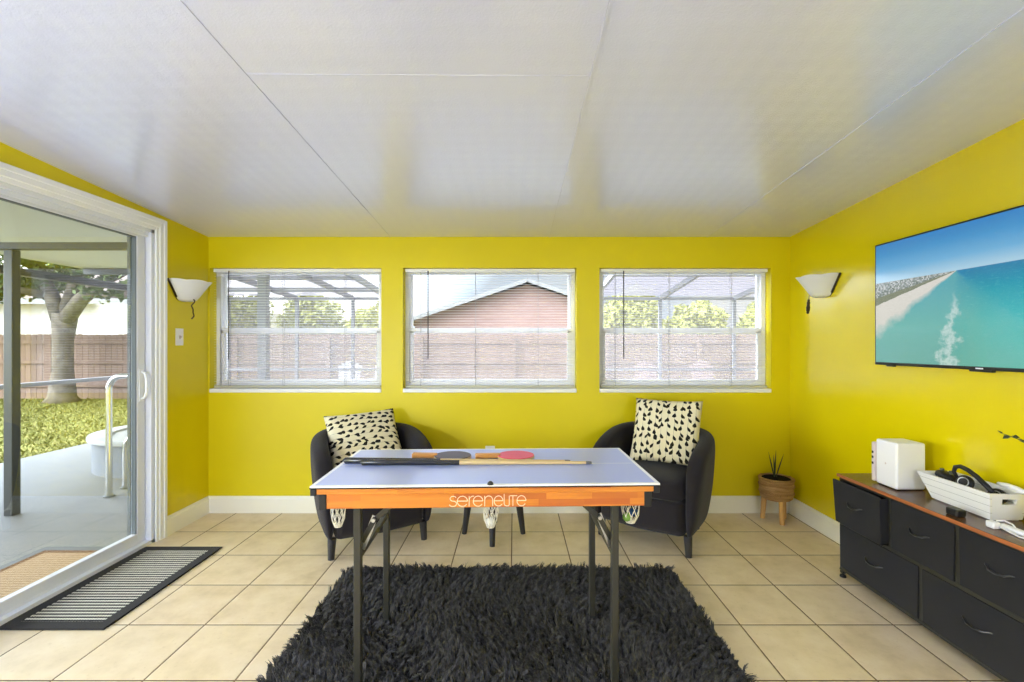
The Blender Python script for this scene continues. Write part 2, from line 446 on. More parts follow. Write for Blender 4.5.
M['spa'] = simple('textured_grey_spa_wall', S(122,128,138), .8, .2, var=.25, vscale=70, bumpscale=70, bumpst=.6)
M['coping'] = simple('pale_concrete_coping', S(176,178,178), .7, .3, var=.06, vscale=12)
M['water'] = simple('dark_spa_water', S(42,62,70), .05, .6)
M['adirondack_white'] = simple('white_resin', S(186,183,183), .5, .4)
M['adirondack_tan'] = simple('tan_resin', S(150,128,122), .6, .3)
M['tanmat'] = simple('tan_coir_mat', S(172,146,116), .95, .1, var=.2, vscale=60, bumpscale=120, bumpst=.5)
M['matedge'] = simple('brown_mat_edge', S(120,90,62), .95, .1)
def fill_globe_mat(strength, c):  # emission for the added fill globes out of view
    t = NT('added_fill_glow'); t.col((.9,.9,.88)); t.rough(.4)
    t.p.inputs['Emission Color'].default_value = (*c, 1); t.p.inputs['Emission Strength'].default_value = strength
    return t.m

# ------------------------------------------------------------------ setting
XL, XR, YB, YR = -2.28, 2.06, 3.433, -1.9
SL = .068
cz = lambda y: 2.057 + SL*(YB - y)
struct(MB().box(XL-.14, XR+.14, YR-.14, YB+.15, -.12, 0).build('floor', M['floor']))
ce = MB(); ce.hexa([(XL-.14,YR-.14,cz(YR-.14)),(XR+.14,YR-.14,cz(YR-.14)),(XR+.14,YB+.15,cz(YB+.15)),(XL-.14,YB+.15,cz(YB+.15))],
                   [(XL-.14,YR-.14,cz(YR-.14)+.09),(XR+.14,YR-.14,cz(YR-.14)+.09),(XR+.14,YB+.15,cz(YB+.15)+.09),(XL-.14,YB+.15,cz(YB+.15)+.09)])
struct(ce.build('ceiling', M['ceil']))
# back wall with three window openings
WIN = [(-2.272,-.990), (-.830,.468), (.638,1.920)]
WZ0, WZ1 = .895, 1.826
wb = MB(); y0, y1 = YB, YB+.15; top = cz(YB)+.015
xs = [XL-.14] + [q for w in WIN for q in w] + [XR+.14]
for i in range(0, len(xs), 2): wb.box(xs[i], xs[i+1], y0, y1, 0, top)
for a, b in WIN: wb.box(a, b, y0, y1, 0, WZ0); wb.box(a, b, y0, y1, WZ1, top)
struct(wb.build('wall_back', M['wall']))
# left wall with sliding door opening
DY0, DY1, DZ = .50, 2.93, 1.985
wl = MB()
wl.prism([(DY1,0),(YB,0),(YB,cz(YB)+.015),(DY1,cz(DY1)+.015)], 'x', XL-.14, XL)
wl.prism([(DY0,DZ),(DY1,DZ),(DY1,cz(DY1)+.015),(DY0,cz(DY0)+.015)], 'x', XL-.14, XL)
wl.prism([(YR,0),(DY0,0),(DY0,cz(DY0)+.015),(YR,cz(YR)+.015)], 'x', XL-.14, XL)
struct(wl.build('wall_left', M['wall']))
struct(MB().prism([(YR,0),(YB,0),(YB,cz(YB)+.015),(YR,cz(YR)+.015)], 'x', XR, XR+.14).build('wall_right', M['wall_gloss']))
struct(MB().box(XL-.14, XR+.14, YR-.14, YR, 0, cz(YR)+.015).build('wall_rear', M['stucco']))
# baseboards
def baseboard(name, pts):
    (xa, ya), (xb, yb) = pts
    d = Vector((xb-xa, yb-ya, 0)).normalized(); nrm = Vector((-d.y, d.x, 0))      # towards the room
    prof = [(0,0),(.016,0),(.016,.104),(.011,.114),(.008,.125),(0,.125)]
    m = MB(); rows = []
    for p in (Vector((xa,ya,0)), Vector((xb,yb,0))):
        rows.append([tuple(p + nrm*o + Vector((0,0,z))) for o, z in prof])
    m.grid(rows, close_v=True, cap=True)
    struct(m.build(name, M['base']))
baseboard('baseboard_back', [(XR,YB),(XL,YB)])
baseboard('baseboard_left', [(XL,YB-.016),(XL,3.005)])
baseboard('baseboard_right', [(XR,YR),(XR,YB-.016)])
# ceiling panel seams
for i, (sx, ya, yb) in enumerate([(-.925,YR,YB), (.268,YR,YB), (1.442,YR,YB)]):
    m = MB(); w = .0045
    m.hexa([(sx-w,ya,cz(ya)-.003),(sx+w,ya,cz(ya)-.003),(sx+w,yb,cz(yb)-.003),(sx-w,yb,cz(yb)-.003)],
           [(sx-w,ya,cz(ya)+.002),(sx+w,ya,cz(ya)+.002),(sx+w,yb,cz(yb)+.002),(sx-w,yb,cz(yb)+.002)])
    struct(m.build('trim_%d' % (i+1), M['ceil']))
m = MB(); w = .003; ya = 1.585
m.hexa([(-.92,ya-w,cz(ya)-.0012),(.268,ya-w+.01,cz(ya)-.0012),(.268,ya+w+.01,cz(ya)-.0012),(-.92,ya+w,cz(ya)-.0012)],
       [(-.92,ya-w,cz(ya)+.003),(.268,ya-w+.01,cz(ya)+.003),(.268,ya+w+.01,cz(ya)+.003),(-.92,ya+w,cz(ya)+.003)])
struct(m.build('trim_4', M['ceil']))
# door casing
m = MB()
def casing_piece(mb, a, b, along):   # stepped casing profile on the left wall
    for o, t in ((0,.012),(.018,.018),(.05,.022)):
        if along == 'v': mb.box(XL, XL+t, a[0]+o*0, 0, 0, 0)
cs = MB()
TW = .078
for o, t in ((0,.013),(.022,.020),(.052,.024)):
    cs.box(XL, XL+t, DY1-.012+o, DY1-.012+TW, 0, DZ-.008+TW)              # far jamb casing
    cs.box(XL, XL+t, DY0+.012-TW, DY0+.012-o, 0, DZ-.008+TW)
    cs.box(XL, XL+t, DY0+.012-o, DY1-.012+o, DZ-.008+o, DZ-.008+TW)
struct(cs.build('trim_5', M['white'], bevel=.003))
# sliding glass door
door = struct(empty('door_1', (XL-.07, 1.72, 0)))
def W(mb, dx=XL-.07, dy=1.72):        # world -> door local
    mb.M = Matrix.Translation((-dx,-dy,0)); return mb
fr = W(MB())
X0, X1 = XL-.135, XL-.003
fr.box(X0, X1, DY1-.034, DY1, 0, DZ); fr.box(X0, X1, DY0, DY0+.034, 0, DZ)
fr.box(X0, X1, DY0, DY1, DZ-.030, DZ)
fr.box(X0, X1, DY0, DY1, 0, .022)
for xx in (XL-.04, XL-.085, XL-.128): fr.box(xx-.004, xx+.004, DY0+.034, DY1-.034, .022, .036)
fr.box(XL-.028, XL-.020, DY0+.034, DY1-.034, DZ-.055, DZ-.030)
fr.build('door_frame', M['alu'], door, bevel=.002)
def panel(xc, ya, yb, name):
    pn = W(MB()); t = .018
    pn.box(xc-t, xc+t, yb-.058, yb, .036, DZ-.032); pn.box(xc-t, xc+t, ya, ya+.058, .036, DZ-.032)
    pn.box(xc-t, xc+t, ya+.058, yb-.058, .036, .088); pn.box(xc-t, xc+t, ya+.058, yb-.058, DZ-.068, DZ-.032)
    p = pn.build(name, M['alu'], door, bevel=.003)
    gk = W(MB()); a, b, c, d = ya+.058, yb-.058, .088, DZ-.068
    gk.box(xc-.012, xc+.012, b-.006, b, c, d); gk.box(xc-.012, xc+.012, a, a+.006, c, d)
    gk.box(xc-.012, xc+.012, a, b, d-.005, d)
    gk.build('gasket', M['gasket'], p)
    gl = W(MB()); gl.box(xc-.003, xc+.003, a, b, c, d); gl.build('glass_pane', M['glass'], p)
    return p
pA = panel(XL-.055, 1.70, 2.888, 'sliding_panel'); panel(XL-.100, .54, 1.78, 'fixed_panel')
hd = W(MB()); hx = XL-.037
hd.tube([(hx,2.860,.915),(hx+.022,2.860,.925),(hx+.032,2.860,.96),(hx+.032,2.860,1.04),(hx+.022,2.860,1.075),(hx,2.860,1.085)], .0075, 8)
hd.box(hx-.001, hx+.004, 2.842, 2.878, .90, 1.10)
hd.build('door_handle', M['white'], pA, smooth='auto')
sd = W(MB()); sx = XL-.127
sd.box(sx-.008, sx+.008, 2.872, 2.892, .036, DZ-.05)
sd.build('screen_stile', M['gasket'], door)

# windows
def window(i, a, b):
    cx = (a+b)/2; root = struct(empty('window_%d' % i, (cx, YB+.09, WZ0)))
    ax, bx = a-cx, b-cx; hh = WZ1-WZ0; zm = 1.25+14.5*3.52/460-WZ0 - .0
    fr = MB(); fw = .034
    for (x0,x1,z0,z1) in ((ax,ax+fw,.03,hh),(bx-fw,bx,.03,hh),(ax+fw,bx-fw,hh-fw,hh),(ax+fw,bx-fw,.03,.03+fw)):
        fr.box(x0, x1, -.012, .05, z0, z1)
    fr.build('window_frame', M['pvc'], root, bevel=.003)
    up = MB(); sw = .026
    for (x0,x1,z0,z1) in ((ax+fw,ax+fw+sw*.7,zm,hh-fw),(bx-fw-sw*.7,bx-fw,zm,hh-fw),(ax+fw,bx-fw,zm-.018,zm+.018)):
        up.box(x0, x1, .018, .042, z0, z1)
    u = up.build('upper_sash', M['pvc'], root, bevel=.002)
    g = MB(); g.box(ax+fw, bx-fw, .028, .032, zm, hh-fw); g.build('glass_pane', M['glass'], u)
    lo = MB()
    for (x0,x1,z0,z1) in ((ax+fw,ax+fw+sw,.064,zm),(bx-fw-sw,bx-fw,.064,zm),(ax+fw,bx-fw,zm-.020,zm+.020),(ax+fw+sw,bx-fw-sw,.064,.064+sw)):
        lo.box(x0, x1, -.008, .016, z0, z1)
    l = lo.build('lower_sash', M['pvc'], root, bevel=.002)
    g = MB(); g.box(ax+fw, bx-fw, .002, .006, .064, zm); g.build('glass_pane', M['glass'], l)
    ws = MB(); ws.box(ax+fw*.6, bx-fw*.6, .0525, .0532, .05, zm+.01); ws.build('insect_screen', M['halfscreen'], root)
    sl = MB(); sl.box(ax+.001, bx-.001, -.098, .05, .0, .03); sl.build('window_sill', M['white'], root, bevel=.004)
    return root
for i, (a, b) in enumerate(WIN): window(i+1, a, b)
# blinds
def make_blind(a, b, wand_x):
    cx = (a+b)/2; w = (b-a)/2-.012
    r = empty('window_blind', (cx, YB+.040, WZ0+.03)); hh = WZ1-WZ0-.03
    MB().box(-w, w, -.014, .014, hh-.028, hh-.002).build('headrail', M['pvc'], r, bevel=.002)
    sl = MB(); p = .0198; t = R(2.5); z = .030
    while z < hh-.034:
        d = .0125
        # curved slat, room edge lower
        pts = [(-d*cos(t), -d*sin(t)), (0, .0013), (d*cos(t), d*sin(t))]
        th = .0005
        prof = [(y, z+zz+th) for y, zz in pts] + [(y, z+zz-th) for y, zz in reversed(pts)]
        sl.prism(prof, 'x', -w+.004, w-.004); z += p
    sl.build('slats', M['slat'], r)
    MB().box(-w+.002, w-.002, -.012, .012, .004, .020).build('bottom_rail', M['rail'], r, bevel=.002)
    for fx in (-.82, -.17, .57):
        cd = MB()
        for yy in (-.0135, .0135): cd.bar((fx*w, yy, .02), (fx*w, yy, hh-.03), .0021)
        cd.box(fx*w-.001, fx*w+.001, -.0135, .0135, .0202, .0218)
        cd.build('ladder_cord', M['cord'], r)
    MB().tube([(wand_x-cx, -.021, hh-.02), (wand_x-cx, -.023, hh-.35), (wand_x-cx, -.024, hh-.68)], .0042, 6).build('wand', M['wand'], r)
    return r
def slat_mat():
    t = NT('white_blind_slats'); t.col(S(240,239,240)); t.rough(.4); t.spec(.4)
    tl = t.n('ShaderNodeBsdfTranslucent'); tl.inputs[0].default_value = (*S(240,238,240), 1)
    mx = t.n('ShaderNodeMixShader'); mx.inputs[0].default_value = .35
    t.l(t.p.outputs[0], mx.inputs[1]); t.l(tl.outputs[0], mx.inputs[2]); t.l(mx.outputs[0], t.out.inputs[0])
    return t.m
M['slat'] = slat_mat()
M['rail'] = simple('beige_blind_rail', S(196,192,168), .45, .4)
M['cord'] = simple('pale_blind_cord', S(150,150,152), .8, .2)
M['wand'] = simple('dark_blind_wand', S(52,46,46), .3, .5)
for (a, b), wx, lab in zip(WIN, (-2.140,-.645,.823), (
        'white mini blind with dark wand in the window nearest the sliding door',
        'white mini blind with dark wand in the middle window showing the gabled roof',
        'white mini blind with dark wand in the window above the right armchair')):
    tag(make_blind(a, b, wx), lab, 'window blind', 'mini blinds in the back windows')

# ------------------------------------------------------------------ ping-pong table
TY = R(1.7); TC = (-.101, 1.846); TH = .772
tb = tag(empty('table_tennis_table', (*TC, 0), TY), 'small folding game table with blue table tennis top and orange wooden frame', 'table')
hx, hy = .598, .2735
MB().box(-hx, hx, -hy, hy, TH-.006, TH).build('playing_surface', M['tabletop'], tb)
MB().box(-hx-.002, hx+.002, -hy-.002, hy+.002, TH-.0105, TH-.0061).build('edge_band', M['black'], tb, bevel=.002)
up = MB(); z0, z1 = TH-.030, TH-.0106
up.box(-hx+.02, hx-.02, -hy+.004, -hy+.024, z0, z1); up.box(-hx+.02, hx-.02, hy-.024, hy-.004, z0, z1)
up.box(-hx+.004, -hx+.024, -hy+.03, hy-.03, z0, z1); up.box(hx-.024, hx-.004, -hy+.03, hy-.03, z0, z1)
up.build('upper_rail', M['orange'], tb, bevel=.002)
lo = MB(); z0, z1 = TH-.085, TH-.0302
ix, iy = hx-.026, hy-.022
lo.box(-ix+.02, ix-.02, -iy, -iy+.02, z0, z1); lo.box(-ix+.02, ix-.02, iy-.02, iy, z0, z1)
lo.box(-ix, -ix+.02, -iy+.02, iy-.02, z0, z1); lo.box(ix-.02, ix, -iy+.02, iy-.02, z0, z1)
lo.build('apron', M['orange'], tb, bevel=.002)
MB().box(-ix+.02, ix-.02, -iy+.02, iy-.02, TH-.055, TH-.045).build('underside_board', M['black'], tb)
for sx in (-1, 1):
    for sy in (-1, 1):
        c = MB(); x = sx*hx; y = sy*hy
        xa, xb = sorted((x, x-sx*.021)); ya, yb = sorted((y, y-sy*.05))
        c.box(xa, xb, ya, yb, TH-.034, TH-.0107)
        x2 = sx*(ix+.004); xa, xb = sorted((x2, x2-sx*.026)); y2 = sy*(iy+.003); ya, yb = sorted((y2, y2-sy*.05))
        c.box(xa, xb, ya, yb, TH-.089, TH-.034)
        c.build('corner_cap', M['black'], tb, bevel=.003)
LX, LY = .457, .2045
for sx in (-1, 1):
    for sy in (-1, 1):
        l = MB(); l.box(sx*LX-.0128, sx*LX+.0128, sy*LY-.0128, sy*LY+.0128, .024, TH-.056)
        lg = l.build('leg', M['blacksteel'], tb, bevel=.003)
        MB().box(sx*LX-.016, sx*LX+.016, sy*LY-.016, sy*LY+.016, .014, .04).build('foot_cap', M['black'], lg, bevel=.003)
    cb = MB(); cb.bar((sx*LX, -LY+.0145, .50), (sx*LX, LY-.0145, .50), .020, .02)
    cb.build('crossbar', M['blacksteel'], tb, bevel=.003)
    # folding brace : from the leg frame up and inboard, in two hinged pieces
    for sy in (-1, ):
        br = MB(); y = sy*(LY-.02)
        br.bar((sx*(LX-.008), y, .545), (sx*(LX-.055), y, .630), .006, .018)
        br.bar((sx*(LX-.045), y+.006, .615), (sx*(LX-.155), y+.006, TH-.06), .006, .018)
        b = br.build('folding_brace', M['blacksteel'], tb, bevel=.001)
        st = MB(); st.bar((sx*(LX-.004), y+.012, .515), (sx*(LX-.052), y+.012, .632), .004, .022)
        st.tube([(sx*(LX-.05), y-.012, .624), (sx*(LX-.05), y+.016, .624)], .007, 10)
        st.build('brace_strap', M['steel'], b)
MB().lathe([(.0001,TH),(.011,TH),(.010,TH+.006),(.004,TH+.011),(.0001,TH+.012)], 12, cx=.012, cy=-hy+.004).build('net_peg', M['blacksteel'], tb, smooth=True)
# lettering on the apron front, drawn as strokes
def arc(cx, cy, rx, ry, a0, a1, n=14): return [(cx+rx*cos(R(a0+(a1-a0)*i/n)), cy+ry*sin(R(a0+(a1-a0)*i/n))) for i in range(n+1)]
def glyph_e(x0, x1):
    c = (x0+x1)/2; r = (x1-x0)/2
    return [[(x0+2, 52), (x1-1, 52)] , arc(c, 50, r, 50, 2, 325, 22)]
ST = []
ST += [arc(166, 76, 30, 24, 25, 270, 10)[:] + arc(163, 27, 36, 27, 90, -160, 12)[1:]]
ST += glyph_e(206, 306)
ST += [[(322,0),(322,100)], arc(364, 58, 42, 42, 180, 80, 8)]
ST += glyph_e(362, 456)
ST += [[(474,0),(474,100)], arc(513, 58, 39, 42, 180, 0, 12) + [(552,0)]]
ST += glyph_e(566, 652)
ST += [[(664,118),(664,30)] + arc(690, 28, 26, 28, 180, 290, 6)]
ST += [[(714,100),(714,22)] + arc(700, 20, 14, 20, 0, -90, 5)]
ST += [[(722,100),(792,100)], [(750,100),(750,0)]]
ST += glyph_e(790, 878)
m = MB()
yl = -iy-.0012
for s_ in ST:
    pts = []
    for (gx, gy) in s_:
        px = 435 + gx/9.752; X = (px-CX)*(1.588)/F - TC[0]
        pts.append((X/cos(TY)-.004, yl, TH-.0805+gy/9.752*1.588/F))
    # flat ribbon
    w = .0011; rows = []
    for i, p in enumerate(pts):
        a = Vector(pts[max(i-1,0)]); b = Vector(pts[min(i+1,len(pts)-1)]); d = (b-a).normalized(); n = Vector((-d.z,0,d.x))
        P = Vector(p); rows.append([tuple(P-n*w), tuple(P+n*w), tuple(P+n*w+Vector((0,.0013,0))), tuple(P-n*w+Vector((0,.0013,0)))])
    m.grid(rows, close_v=True, cap=True)
m.build('lettering', M['lettering'], tb)
# pocket nets
def net(x, y, r, depth, flat=1.):
    m = MB(); n = 9; rows = 5; zt = TH-.062
    prof = [(r, zt), (r*.98, zt-depth*.25), (r*.9, zt-depth*.5), (r*.8, zt-depth*.75), (r*.45, zt-depth)]
    P = lambda i, k: (x+prof[i][0]*cos(2*pi*(k+.5*(i % 2))/n), y+flat*prof[i][0]*sin(2*pi*(k+.5*(i % 2))/n), prof[i][1])
    for i in range(rows-1):
        for k in range(n):
            m.tube([P(i,k), P(i+1,k)], .0013, 5); m.tube([P(i,k), P(i+1,k-1 if i % 2 == 0 else k+1)], .0013, 5)
    m.tube([P(0,k) for k in range(n)], .0022, 5, closed=True); m.tube([P(rows-1,k) for k in range(n)], .002, 5, closed=True)
    for k in range(0, n, 2): m.tube([P(rows-1,k), P(rows-1,(k+n//2) % n)], .0016, 5)
    return m.build('pocket_net', M['net'], tb)
net(-.530, -.195, .027, .104); net(.012, -.215, .029, .104); net(.520, -.185, .036, .104)
tb_m = Matrix.Translation((*TC,0)) @ Matrix.Rotation(TY, 4, 'Z')
def on_table(x, y, z): return tuple(tb_m @ Vector((x,y,z)))
def ball_thing(name, x, y, z, r, m, label, group):
    o = MB().ball((0,0,0), r, 20).build(name, M[m], smooth=True); o.location = on_table(x,y,z); return tag(o, label, 'ball', group)
zb = TH-.062-.104
ball_thing('billiard_ball', .532, -.188, zb+.036, .0165, 'blueball', 'small dark blue ball in the net pocket by the right armchair', 'balls in the net pockets')
ball_thing('billiard_ball', .506, -.190, zb+.020, .0165, 'greenball', 'small pale green ball in the net pocket by the right armchair', 'balls in the net pockets')
ball_thing('billiard_ball', .012, -.215, zb+.018, .0165, 'whiteball', 'small white ball in the net pocket under the table middle', 'balls in the net pockets')
# cues
def cue(x0, y0, x1, y1, label, mats):
    r0, r1 = .0125, .0058
    L = math.hypot(x1-x0, y1-y0); o = empty('pool_cue', on_table(x0, y0, TH), TY+math.atan2(y1-y0, x1-x0))
    f = lambda t: r0+(r1-r0)*t
    MB().tube([(-.004,0,f(0)*.8),(0,0,f(0)),(L*.10,0,f(.10)),(L*.42,0,f(.42))], [f(0)*.8,f(0),f(.10),f(.42)], 16).build('butt', M['cue_black'], o, smooth='auto')
    MB().tube([(L*.42+.0005,0,f(.42)),(L*.975,0,f(.975))], [f(.42)*.985,f(.975)], 16).build('shaft', M['tan'], o, smooth='auto')
    MB().tube([(L*.9755,0,f(.975)),(L*.99,0,f(.99)),(L,0,f(1))], [f(.975),f(.99),f(1)*.85], 12).build('tip', M['tipgrey'], o, smooth='auto')
    tag(o, label, 'pool cue', 'pool cues lying on the blue table')
M['tipgrey'] = simple('grey_cue_tip', S(110,108,104), .6, .3)
cue(-.500, -.005, .412, -.012, 'black handled pool cue with tan shaft, lying nearer the lettered table edge', 0)
cue(-.578, .026, .330, .013, 'black handled pool cue behind the other, its butt sticking out further left', 0)
# paddles
def paddle(x, y, rz, rubber, label):
    o = empty('table_tennis_paddle', on_table(x, y, TH+.0006), TY+rz)
    n = 28; poly = []
    for i in range(n):
        a = 2*pi*i/n; px = .078*cos(a); py = .072*sin(a)
        poly.append((px, py))
    m = MB(); m.lathe([(.0001,.002),(.998,.002),(1.,.004),(1.,.0075),(.998,.009),(.0001,.009)], 32, .079, .0735); m.build('blade', M['tan'], o, smooth='auto')
    m = MB(); m.lathe([(.0001,.0092),(.975,.0092),(.985,.0105),(.970,.0125),(.0001,.0128)], 32, .079, .0735); m.build('top_rubber', M[rubber], o, smooth='auto')
    m = MB(); m.lathe([(.0001,-.0002),(.970,-.0002),(.985,.0008),(.975,.0018),(.0001,.0018)], 32, .079, .0735); m.build('bottom_rubber', M['rubber_red' if rubber != 'rubber_red' else 'rubber_grey'], o, smooth='auto')
    h = MB()
    hp = [(-.066,-.010),(-.085,-.0125),(-.12,-.0135),(-.168,-.0165),(-.172,-.014),(-.172,.014),(-.168,.0165),(-.12,.0135),(-.085,.0125),(-.066,.010)]
    h.prism(hp, 'z', .0, .020); h.build('handle', M['handle'], o, bevel=.004)
    return tag(o, label, 'paddle', 'table tennis paddles on the blue table')
paddle(-.155, .105, R(-3), 'rubber_grey', 'table tennis paddle with dark grey rubber face up and wooden handle')
paddle(.112, .105, R(4), 'rubber_red', 'table tennis paddle with red rubber face up and wooden handle')

# ------------------------------------------------------------------ rug (shag)
RX0, RX1, RY0, RY1 = -.930, .880, 1.33, 2.56
rug = tag(empty('shag_rug', ((RX0+RX1)/2, (RY0+RY1)/2, 0)), 'charcoal long pile shag rug on beige tiles under the game table', 'rug')
hw, hd_ = (RX1-RX0)/2, (RY1-RY0)/2
def rounded(hw, hd, r, n=6):
    p = []
    for cx, cy, a0 in ((hw-r,hd-r,0),(-hw+r,hd-r,90),(-hw+r,-hd+r,180),(hw-r,-hd+r,270)):
        p += [(cx+r*cos(R(a0+90*i/n)), cy+r*sin(R(a0+90*i/n))) for i in range(n+1)]
    return p
MB().prism(rounded(hw-.012, hd_-.012, .07), 'z', .0, .012).build('backing', M['matborder'], rug)
def shag():
    N = 120000
    x = RNG.uniform(-hw+.012, hw-.012, N); y = RNG.uniform(-hd_+.012, hd_-.012, N)
    r = .08
    kx = np.abs(x)-(hw-r); ky = np.abs(y)-(hd_-r)
    keep = ~((kx > 0) & (ky > 0) & (kx**2+ky**2 > (r-.012)**2))
    # the table's legs press the pile down
    c, s = cos(TY), sin(TY)
    for sx in (-1,1):
        for sy in (-1,1):
            lx = TC[0]+c*sx*LX-s*sy*LY-(RX0+RX1)/2; ly = TC[1]+s*sx*LX+c*sy*LY-(RY0+RY1)/2
            keep &= ~((np.abs(x-lx) < .019) & (np.abs(y-ly) < .019))
    x, y = x[keep], y[keep]; N = len(x)
    # clump into tufts
    K = 7000; cx = RNG.uniform(-hw, hw, K); cy = RNG.uniform(-hd_, hd_, K)
    g = 60; cell = {}
    gi = ((cx+hw)/(2*hw)*g*1.5).astype(int); gj = ((cy+hd_)/(2*hd_)*g).astype(int)
    for i in range(K): cell.setdefault((gi[i], gj[i]), []).append(i)
    xi = ((x+hw)/(2*hw)*g*1.5).astype(int); yi = ((y+hd_)/(2*hd_)*g).astype(int)
    tx = np.empty(N); ty = np.empty(N); own = np.zeros(N, int)
    for n in range(N):
        best = None; bd = 9
        for a in (-1,0,1):
            for b in (-1,0,1):
                for i in cell.get((xi[n]+a, yi[n]+b), ()):
                    d = (cx[i]-x[n])**2+(cy[i]-y[n])**2
                    if d < bd: bd = d; best = i
        own[n] = best if best is not None else 0
    ang = RNG.uniform(0, 2*pi, K)
    # slow swirl + random
    sw = 2.2*np.sin(cx*4.1+1.3)+2.0*np.cos(cy*5.3+cx*2.2)
    ang = sw + RNG.normal(0, 1.0, K); mag = RNG.uniform(.012, .046, K)
    tipx = cx[own]+np.cos(ang[own])*mag[own]; tipy = cy[own]+np.sin(ang[own])*mag[own]
    L = RNG.uniform(.85, 1.12, N); hgt = RNG.uniform(.024, .038, K)[own]*L
    bx, by = x, y
    ex = x*.35+tipx*.65+RNG.normal(0,.004,N); ey = y*.35+tipy*.65+RNG.normal(0,.004,N)
    mx = x*.62+ex*.38; my = y*.62+ey*.38
    wd = RNG.uniform(.0011,.0021,N); wa = RNG.uniform(0, pi, N); wx = np.cos(wa)*wd; wy = np.sin(wa)*wd
    z0 = np.full(N, .008); z1 = .008+hgt*.62; z2 = .008+hgt*RNG.uniform(.78,1.05,N)
    V = np.stack([
        np.stack([bx-wx,by-wy,z0],1), np.stack([bx+wx,by+wy,z0],1),
        np.stack([mx+wx*1.1,my+wy*1.1,z1],1), np.stack([mx-wx*1.1,my-wy*1.1,z1],1),
        np.stack([ex+wx*.45,ey+wy*.45,z2],1), np.stack([ex-wx*.45,ey-wy*.45,z2],1)], 1).reshape(-1,3)
    b = np.arange(N)*6
    Q = np.concatenate([np.stack([b,b+1,b+2,b+3],1), np.stack([b+3,b+2,b+4,b+5],1)])
    o = fast_mesh('shag_pile', V, Q, M['rug'], rug); o['kind'] = 'stuff'; return o
shag()

# ------------------------------------------------------------------ armchairs
def make_chair():
    r = empty('tub_armchair')
    # path of the wrap-around arm/back shell (centre line), from right front to left front
    hw_, yb, yf = .315, .285, -.285
    path = []
    for i in range(7): path.append((hw_, yf+(0-yf)*i/7))
    n = 18
    for i in range(n+1):
        a = pi*i/n; ca, sa = cos(a), sin(a); e = 2/2.5
        path.append((hw_*math.copysign(abs(ca)**e, ca), yb*abs(sa)**e))
    for i in range(1, 8): path.append((-hw_, -(-yf)*i/7))
    def hgt(y):
        t = (y-yf)/(yb-yf)      # 0 front .. 1 back
        pts = [(0,.455),(.06,.52),(.16,.578),(.32,.622),(.55,.655),(.8,.684),(1,.698)]
        for (a, ha), (b, hb) in zip(pts, pts[1:]):
            if t <= b: return ha+(hb-ha)*max(0,(t-a))/(b-a)
        return .698
    rows = []
    th = .054
    for i, (x, y) in enumerate(path):
        a = Vector(path[max(i-1,0)]); b = Vector(path[min(i+1,len(path)-1)]); d = (b-a).normalized(); nx, ny = d.y, -d.x      # outward
        h = hgt(y); zb = .118; sec = []
        end = 1.0
        k = min(i, len(path)-1-i)
        if k == 0: end = .55
        elif k == 1: end = .92
        for o, z in ((-1,zb),(-1,.30),(-1,h-.05),(-.86,h-.018),(-.45,h-.003),(0,h),(.45,h-.003),(.86,h-.018),(1,h-.06),(1.0,.40),(.80,.22),(.50,zb)):
            taper = .90+.10*min(1,(z-zb)/.42) if o > 0 else 1
            px = x*(1 if o <= 0 else taper)+nx*th*o*end; py = (y if y > 0 or o <= 0 else y)*(taper if o > 0 and y > 0 else 1)+ny*th*o*end
            if k == 0: py -= .012*(1-abs(o)*.6)
            sec.append((px, py, z))
        rows.append(sec)
    MB().grid(rows, close_v=True, cap=True).build('wraparound_back', M['charcoal'], r, sub=2)
    # seat base and cushion
    def block(x, y0, y1, z0, z1, bulge):
        rows = []; nx = 8; ny = 8
        return None
    sb = MB(); w = .268
    pl = lambda s, yy: [(-w*s,.20),(-w*s,-.25),(-w*.9*s,-.292+yy),(0,-.318+yy),(w*.9*s,-.292+yy),(w*s,-.25),(w*s,.20)]
    lo, mid, hi = pl(.96,.03), pl(1,0), pl(1,0)
    sb.grid([[(x,y,.118) for x,y in lo],[(x,y,.16) for x,y in mid],[(x,y,.325) for x,y in hi]], close_v=True, cap=True)
    sb.build('seat_base', M['charcoal'], r, bevel=.016, seg=3, angle=35)
    sc_ = MB()
    rings = []
    for s, z in ((.95,.326),(1.,.340),(1.01,.38),(1.0,.425),(.94,.447),(.7,.458),(.3,.463)):
        rings.append([(x*s, (y+.06)*s-.06, z) for x, y in [(-.266,.20),(-.266,-.10),(-.266,-.265),(-.23,-.315),(0,-.335),(.23,-.315),(.266,-.265),(.266,-.10),(.266,.20),(0,.215)]])
    sc_.grid(rings, close_v=True, cap=True); sc_.build('seat_cushion', M['charcoal'], r, sub=2)
    for sx in (-1,1):
        for y, ang in ((-.220,-1),(.235,1)):
            l = MB(); x = sx*(.275 if y < 0 else .20)
            l.tube([(x,y,.122),(x+sx*.006,y+ang*.006,0)], [.025,.0185], 16)
            l.build('leg', M['leg'], r, smooth='auto')
    return r
ch1 = make_chair(); ch2 = copy_tree(ch1)
ch1.location = (-.935, 3.015, 0); ch1.rotation_euler.z = R(30)
ch2.location = (.935, 3.058, 0); ch2.rotation_euler.z = R(-36)
tag(ch1, 'charcoal fabric tub armchair in the corner near the sliding glass door', 'armchair', 'tub armchairs under the windows')
tag(ch2, 'charcoal fabric tub armchair on the planter side of the game table', 'armchair', 'tub armchairs under the windows')
